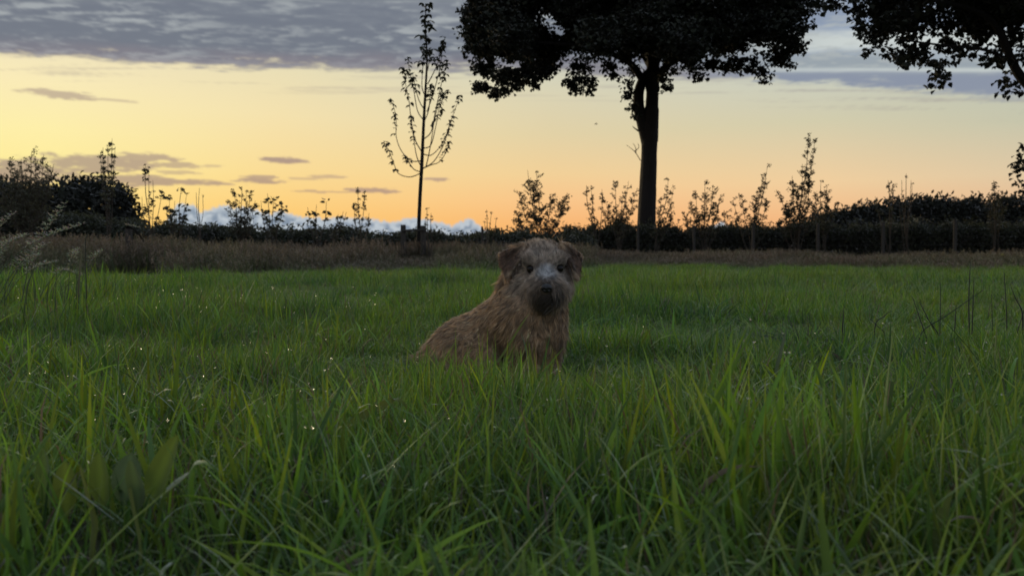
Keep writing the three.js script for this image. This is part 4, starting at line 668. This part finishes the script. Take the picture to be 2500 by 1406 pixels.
  // surface nets over the field
  const lo = V(-0.27, -0.01, -1.99), hi = V(0.2, 0.36, -1.58), cell = 0.0038, nx = Math.ceil((hi.x - lo.x) / cell), ny = Math.ceil((hi.y - lo.y) / cell), nz = Math.ceil((hi.z - lo.z) / cell), F = new Float32Array((nx + 1) * (ny + 1) * (nz + 1)), id = (x, y, z) => (z * (ny + 1) + y) * (nx + 1) + x, q = V();
  for (let z = 0; z <= nz; z += 1) for (let y = 0; y <= ny; y++) for (let x = 0; x <= nx; x++) {
    if (x % 3 && x > 0) { const prev = F[id(x - 1, y, z)]; if (Math.abs(prev) > 0.035) { F[id(x, y, z)] = prev > 0 ? prev - cell : prev + cell; continue; } }
    F[id(x, y, z)] = field(q.set(lo.x + x * cell, lo.y + y * cell, lo.z + z * cell));
  }
  const pos = [], idx = [], vid = new Int32Array((nx + 1) * (ny + 1) * (nz + 1)).fill(-1), OFF = [[0, 0, 0], [1, 0, 0], [0, 1, 0], [1, 1, 0], [0, 0, 1], [1, 0, 1], [0, 1, 1], [1, 1, 1]], EDG = [[0, 1], [2, 3], [4, 5], [6, 7], [0, 2], [1, 3], [4, 6], [5, 7], [0, 4], [1, 5], [2, 6], [3, 7]];
  for (let z = 0; z < nz; z++) for (let y = 0; y < ny; y++) for (let x = 0; x < nx; x++) {
    const v = OFF.map((o) => F[id(x + o[0], y + o[1], z + o[2])]); let n = 0, sx = 0, sy = 0, sz = 0;
    if (v.every((a) => a < 0) || v.every((a) => a >= 0)) continue;
    for (const [a, b] of EDG) if ((v[a] < 0) !== (v[b] < 0)) { const t = v[a] / (v[a] - v[b]); sx += lerp(OFF[a][0], OFF[b][0], t); sy += lerp(OFF[a][1], OFF[b][1], t); sz += lerp(OFF[a][2], OFF[b][2], t); n++; }
    vid[id(x, y, z)] = pos.length / 3; pos.push(lo.x + (x + sx / n) * cell, lo.y + (y + sy / n) * cell, lo.z + (z + sz / n) * cell);
  }
  for (let z = 1; z < nz; z++) for (let y = 1; y < ny; y++) for (let x = 1; x < nx; x++) {
    const s = F[id(x, y, z)] < 0;
    const quad = (a, b, c, d, flip) => { if (Math.min(a, b, c, d) < 0) return; if (flip) idx.push(a, c, b, a, d, c); else idx.push(a, b, c, a, c, d); };
    if (s !== F[id(x + 1, y, z)] < 0) quad(vid[id(x, y - 1, z - 1)], vid[id(x, y, z - 1)], vid[id(x, y, z)], vid[id(x, y - 1, z)], !s);
    if (s !== F[id(x, y + 1, z)] < 0) quad(vid[id(x - 1, y, z - 1)], vid[id(x - 1, y, z)], vid[id(x, y, z)], vid[id(x, y, z - 1)], !s);
    if (s !== F[id(x, y, z + 1)] < 0) quad(vid[id(x - 1, y - 1, z)], vid[id(x, y - 1, z)], vid[id(x, y, z)], vid[id(x - 1, y, z)], !s);
  }
  const blaze = P(1333, 670, 0.076), headC = P(1325, 670, 0.03), fade = (p, c, r0, r1) => 1 - sstep(r0, r1, p.distanceTo(c));
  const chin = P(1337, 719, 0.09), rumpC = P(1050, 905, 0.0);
  function coat(p) { // wheaten brown coat, grey-white blaze on the muzzle, dark muzzle marking with shade round nose and chin painted in
    const n = fbm(p.x * 60, p.y * 60, 3, p.z * 60), n2 = fbm(p.x * 170, p.y * 170, 2, p.z * 170);
    let c = mix3([0.34, 0.225, 0.125], [0.64, 0.45, 0.27], n);
    const hd = fade(p, headC, 0.055, 0.1);
    c = mix3(c, mix3([0.36, 0.285, 0.22], [0.64, 0.54, 0.44], n), hd);
    c = mix3(c, [0.52, 0.53, 0.54], 0.85 * fade(p, blaze, 0.012, 0.03));
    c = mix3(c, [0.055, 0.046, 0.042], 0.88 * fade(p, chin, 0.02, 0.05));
    c = mix3(c, [0.06, 0.045, 0.04], 0.75 * Math.max(fade(p, eyeL, 0.011, 0.023), fade(p, eyeR, 0.011, 0.023)));  // shade of the eye hollows painted into the fur colour
    c = mix3(c, [0.46, 0.41, 0.34], 0.75 * fade(p, rumpC, 0.02, 0.07));
    for (const e of [P(1245, 632, 0.015), P(1400, 635, 0.015)]) c = mix3(c, [0.17, 0.1, 0.065], 0.9 * fade(p, e, 0.024, 0.038));
    const k = 0.6 + 0.8 * sstep(0.28, 0.72, n2); return c.map((x) => x * k);
  }
  const root = thing('puppy', 'shaggy brown terrier puppy sitting in the grass and looking at the camera', 'dog', P(1230, 924));
  const o = root.position, nor = new Float32Array(pos.length), col = new Float32Array(pos.length), e = 0.0015;
  for (let k = 0; k < pos.length; k += 3) {
    const x = pos[k], y = pos[k + 1], z = pos[k + 2], n = V(field(q.set(x + e, y, z)) - field(q.set(x - e, y, z)), field(q.set(x, y + e, z)) - field(q.set(x, y - e, z)), field(q.set(x, y, z + e)) - field(q.set(x, y, z - e))).normalize();
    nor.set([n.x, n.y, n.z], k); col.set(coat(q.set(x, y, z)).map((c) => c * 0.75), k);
  }
  const local = Float32Array.from(pos, (v, k) => v - [o.x, o.y, o.z][k % 3]), g = new THREE.BufferGeometry();
  g.setAttribute('position', new THREE.BufferAttribute(local, 3)); g.setAttribute('normal', new THREE.BufferAttribute(nor, 3)); g.setAttribute('color', new THREE.BufferAttribute(col, 3)); g.setIndex(idx);
  finish(new THREE.Mesh(g, M.hide), 'body', root);
  for (const c of [eyeL, eyeR]) { const s = finish(new THREE.Mesh(new THREE.SphereGeometry(0.0102, 24, 18), M.eye), 'eye', root); s.position.copy(c).sub(o).add(V(0, 0, -0.001)); }
  { // nose leather with two nostrils
    const s = new THREE.SphereGeometry(1, 32, 24), p = s.attributes.position;
    for (let k = 0; k < p.count; k++) { let x = p.getX(k), y = p.getY(k), z = p.getZ(k); const w = y < 0 ? 1 + y * 0.35 : 1; x *= w; let d = 0; for (const c of [-0.42, 0.42]) d += Math.exp(-(((x - c) / 0.2) ** 2 + ((y + 0.12) / 0.2) ** 2)); if (z > 0) z -= d * 0.45; if (z > 0 && Math.abs(x) < 0.12) z -= 0.12 * (1 - Math.abs(x) / 0.12); p.setXYZ(k, x * 0.0135, y * 0.0105, z * 0.01); }
    s.computeVertexNormals(); const n = finish(new THREE.Mesh(s, M.nose), 'nose', root); n.position.copy(noseP).sub(o); n.rotation.set(0.15, 0.08, 0);
  }
  // fur: short tapered ribbons that lie along the coat
  const R = rng(900), tri = idx.length / 3, cum = new Float64Array(tri), a = V(), b = V(), c = V(); let S = 0;
  const vtx = (k, v) => v.set(pos[k * 3], pos[k * 3 + 1], pos[k * 3 + 2]), nrm = (k) => V(nor[k * 3], nor[k * 3 + 1], nor[k * 3 + 2]);
  for (let k = 0; k < tri; k++) { vtx(idx[k * 3], a); vtx(idx[k * 3 + 1], b); vtx(idx[k * 3 + 2], c); S += b.sub(a).cross(c.sub(a)).length() / 2 * (a.y > 0.17 && a.x > -0.03 ? 1.6 : 1); cum[k] = S; }
  const fur = new MB(o), N = 110000, tailward = P(1068, 890, -0.09).sub(P(1290, 760, -0.02)).normalize(), earTops = [P(1288, 592, 0), P(1364, 590, 0), P(1255, 603, 0), P(1392, 606, 0)];
  for (let k = 0; k < N; k++) {
    const u = R() * S; let l = 0, h = tri - 1; while (l < h) { const mid = (l + h) >> 1; if (cum[mid] < u) l = mid + 1; else h = mid; }
    let r1 = R(), r2 = R(); if (r1 + r2 > 1) { r1 = 1 - r1; r2 = 1 - r2; }
    const i0 = idx[l * 3], i1 = idx[l * 3 + 1], i2 = idx[l * 3 + 2]; vtx(i0, a); vtx(i1, b); vtx(i2, c);
    const p = a.clone().addScaledVector(b.clone().sub(a), r1).addScaledVector(c.clone().sub(a), r2), n = nrm(i0).add(nrm(i1)).add(nrm(i2)).normalize();
    if (p.y < 0.02 || p.distanceTo(eyeL) < 0.0165 || p.distanceTo(eyeR) < 0.0165 || p.distanceTo(noseP) < 0.0145) continue;
    const hd = fade(p, headC, 0.07, 0.1), ear = hd > 0.2 ? 1 - sstep(0.0055, 0.0085, Math.min(...EARS.map((e) => triD(p, ...e)))) : 0;
    let flow = tailward.clone().multiplyScalar(0.75).add(V(0, -0.75, 0.05));
    const away = p.clone().sub(bridge); const rr = away.length(); away.normalize(); away.y -= 0.25 * (p.y < bridge.y ? 1.6 : -0.2);
    flow.lerp(away, hd); if (ear > 0) flow.lerp(V(p.x < headC.x ? -0.6 : 0.6, -0.75, 0.15), ear);
    const s = 55, w = V(fbm(p.x * s, p.y * s, 2, p.z * s + 9) - 0.5, fbm(p.x * s + 31, p.y * s, 2, p.z * s) - 0.5, fbm(p.x * s, p.y * s + 57, 2, p.z * s) - 0.5);
    flow.addScaledVector(w, 2.2).addScaledVector(V(R() - 0.5, R() - 0.5, R() - 0.5), 0.7);
    flow.addScaledVector(n, -flow.dot(n)).normalize();
    let len = lerp(0.0135, 0.0115, hd) * (0.55 + 0.8 * R()), lift = lerp(0.42, 0.5, hd);
    len *= 0.65 + 0.7 * noise(p.x * 95, p.y * 95, p.z * 95);
    { const g = Math.min(...EARS.map((e) => triD(p, ...e))); if (ear <= 0.3 && g < 0.02) len *= 0.5; }
    if (rr < 0.03) len *= 0.6; if (ear > 0.3) { len *= n.z < 0.35 ? 1 : 0.6; lift = n.z < 0.35 ? 0.6 : 0.28; }
    const tuft_ = Math.max(...earTops.map((t) => fade(p, t, 0.008, 0.022))); if (tuft_ > 0.1 && n.y > -0.1) { len = lerp(len, 0.02, tuft_ * R()); lift = lerp(lift, 1.1, tuft_); }
    if (p.y < bridge.y - 0.008 && hd > 0.3 && rr > 0.035) len *= 1.15;
    const nearEar = hd > 0.2 ? Math.min(...EARS.map((e) => triD(p, ...e))) : 1, nearEye = Math.min(p.distanceTo(eyeL), p.distanceTo(eyeR)), lock = R() < lerp(0.11, 0.07, hd) && nearEar > 0.016 && nearEye > 0.024 && tuft_ < 0.2; if (lock) { len *= lerp(1.3, 1.05, hd); lift *= lerp(1.15, 0.8, hd); } else if (nearEye < 0.024) len *= 0.55;
    const dir = flow.clone().addScaledVector(n, lift).normalize(), side = dir.clone().cross(R() < 0.6 ? n.clone().add(V(R() - 0.5, R() - 0.5, R() - 0.5).multiplyScalar(0.8)) : V(R() - 0.5, R() - 0.5, R() - 0.5)).normalize(), gn = side.clone().cross(dir).normalize(); if (gn.dot(n) < 0) { side.negate(); gn.negate(); }
    const wd = (lock ? 0.0012 : 0.00055) * (0.7 + 0.6 * R());
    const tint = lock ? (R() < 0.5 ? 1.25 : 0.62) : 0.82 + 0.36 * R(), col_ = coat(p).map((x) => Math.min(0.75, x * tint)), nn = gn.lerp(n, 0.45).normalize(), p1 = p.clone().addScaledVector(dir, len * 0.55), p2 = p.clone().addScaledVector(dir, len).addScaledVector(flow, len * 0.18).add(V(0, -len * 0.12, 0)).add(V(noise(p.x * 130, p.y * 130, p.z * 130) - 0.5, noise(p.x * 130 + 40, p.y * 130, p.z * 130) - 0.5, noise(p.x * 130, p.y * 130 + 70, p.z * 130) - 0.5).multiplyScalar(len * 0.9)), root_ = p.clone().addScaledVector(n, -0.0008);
    const q0 = fur.vert(root_.clone().addScaledVector(side, -wd), nn, col_), q1 = fur.vert(root_.addScaledVector(side, wd), nn, col_), q2 = fur.vert(p1.clone().addScaledVector(side, -wd * 0.8), nn, col_), q3 = fur.vert(p1.addScaledVector(side, wd * 0.8), nn, col_), q4 = fur.vert(p2, nn, col_);
    fur.tri(q0, q1, q2); fur.tri(q2, q1, q3); fur.tri(q2, q3, q4);
  }
  fur.build('fur', M.fur, root).userData.kind = 'stuff';
}

camera.updateMatrixWorld();
renderer.render(scene, camera);
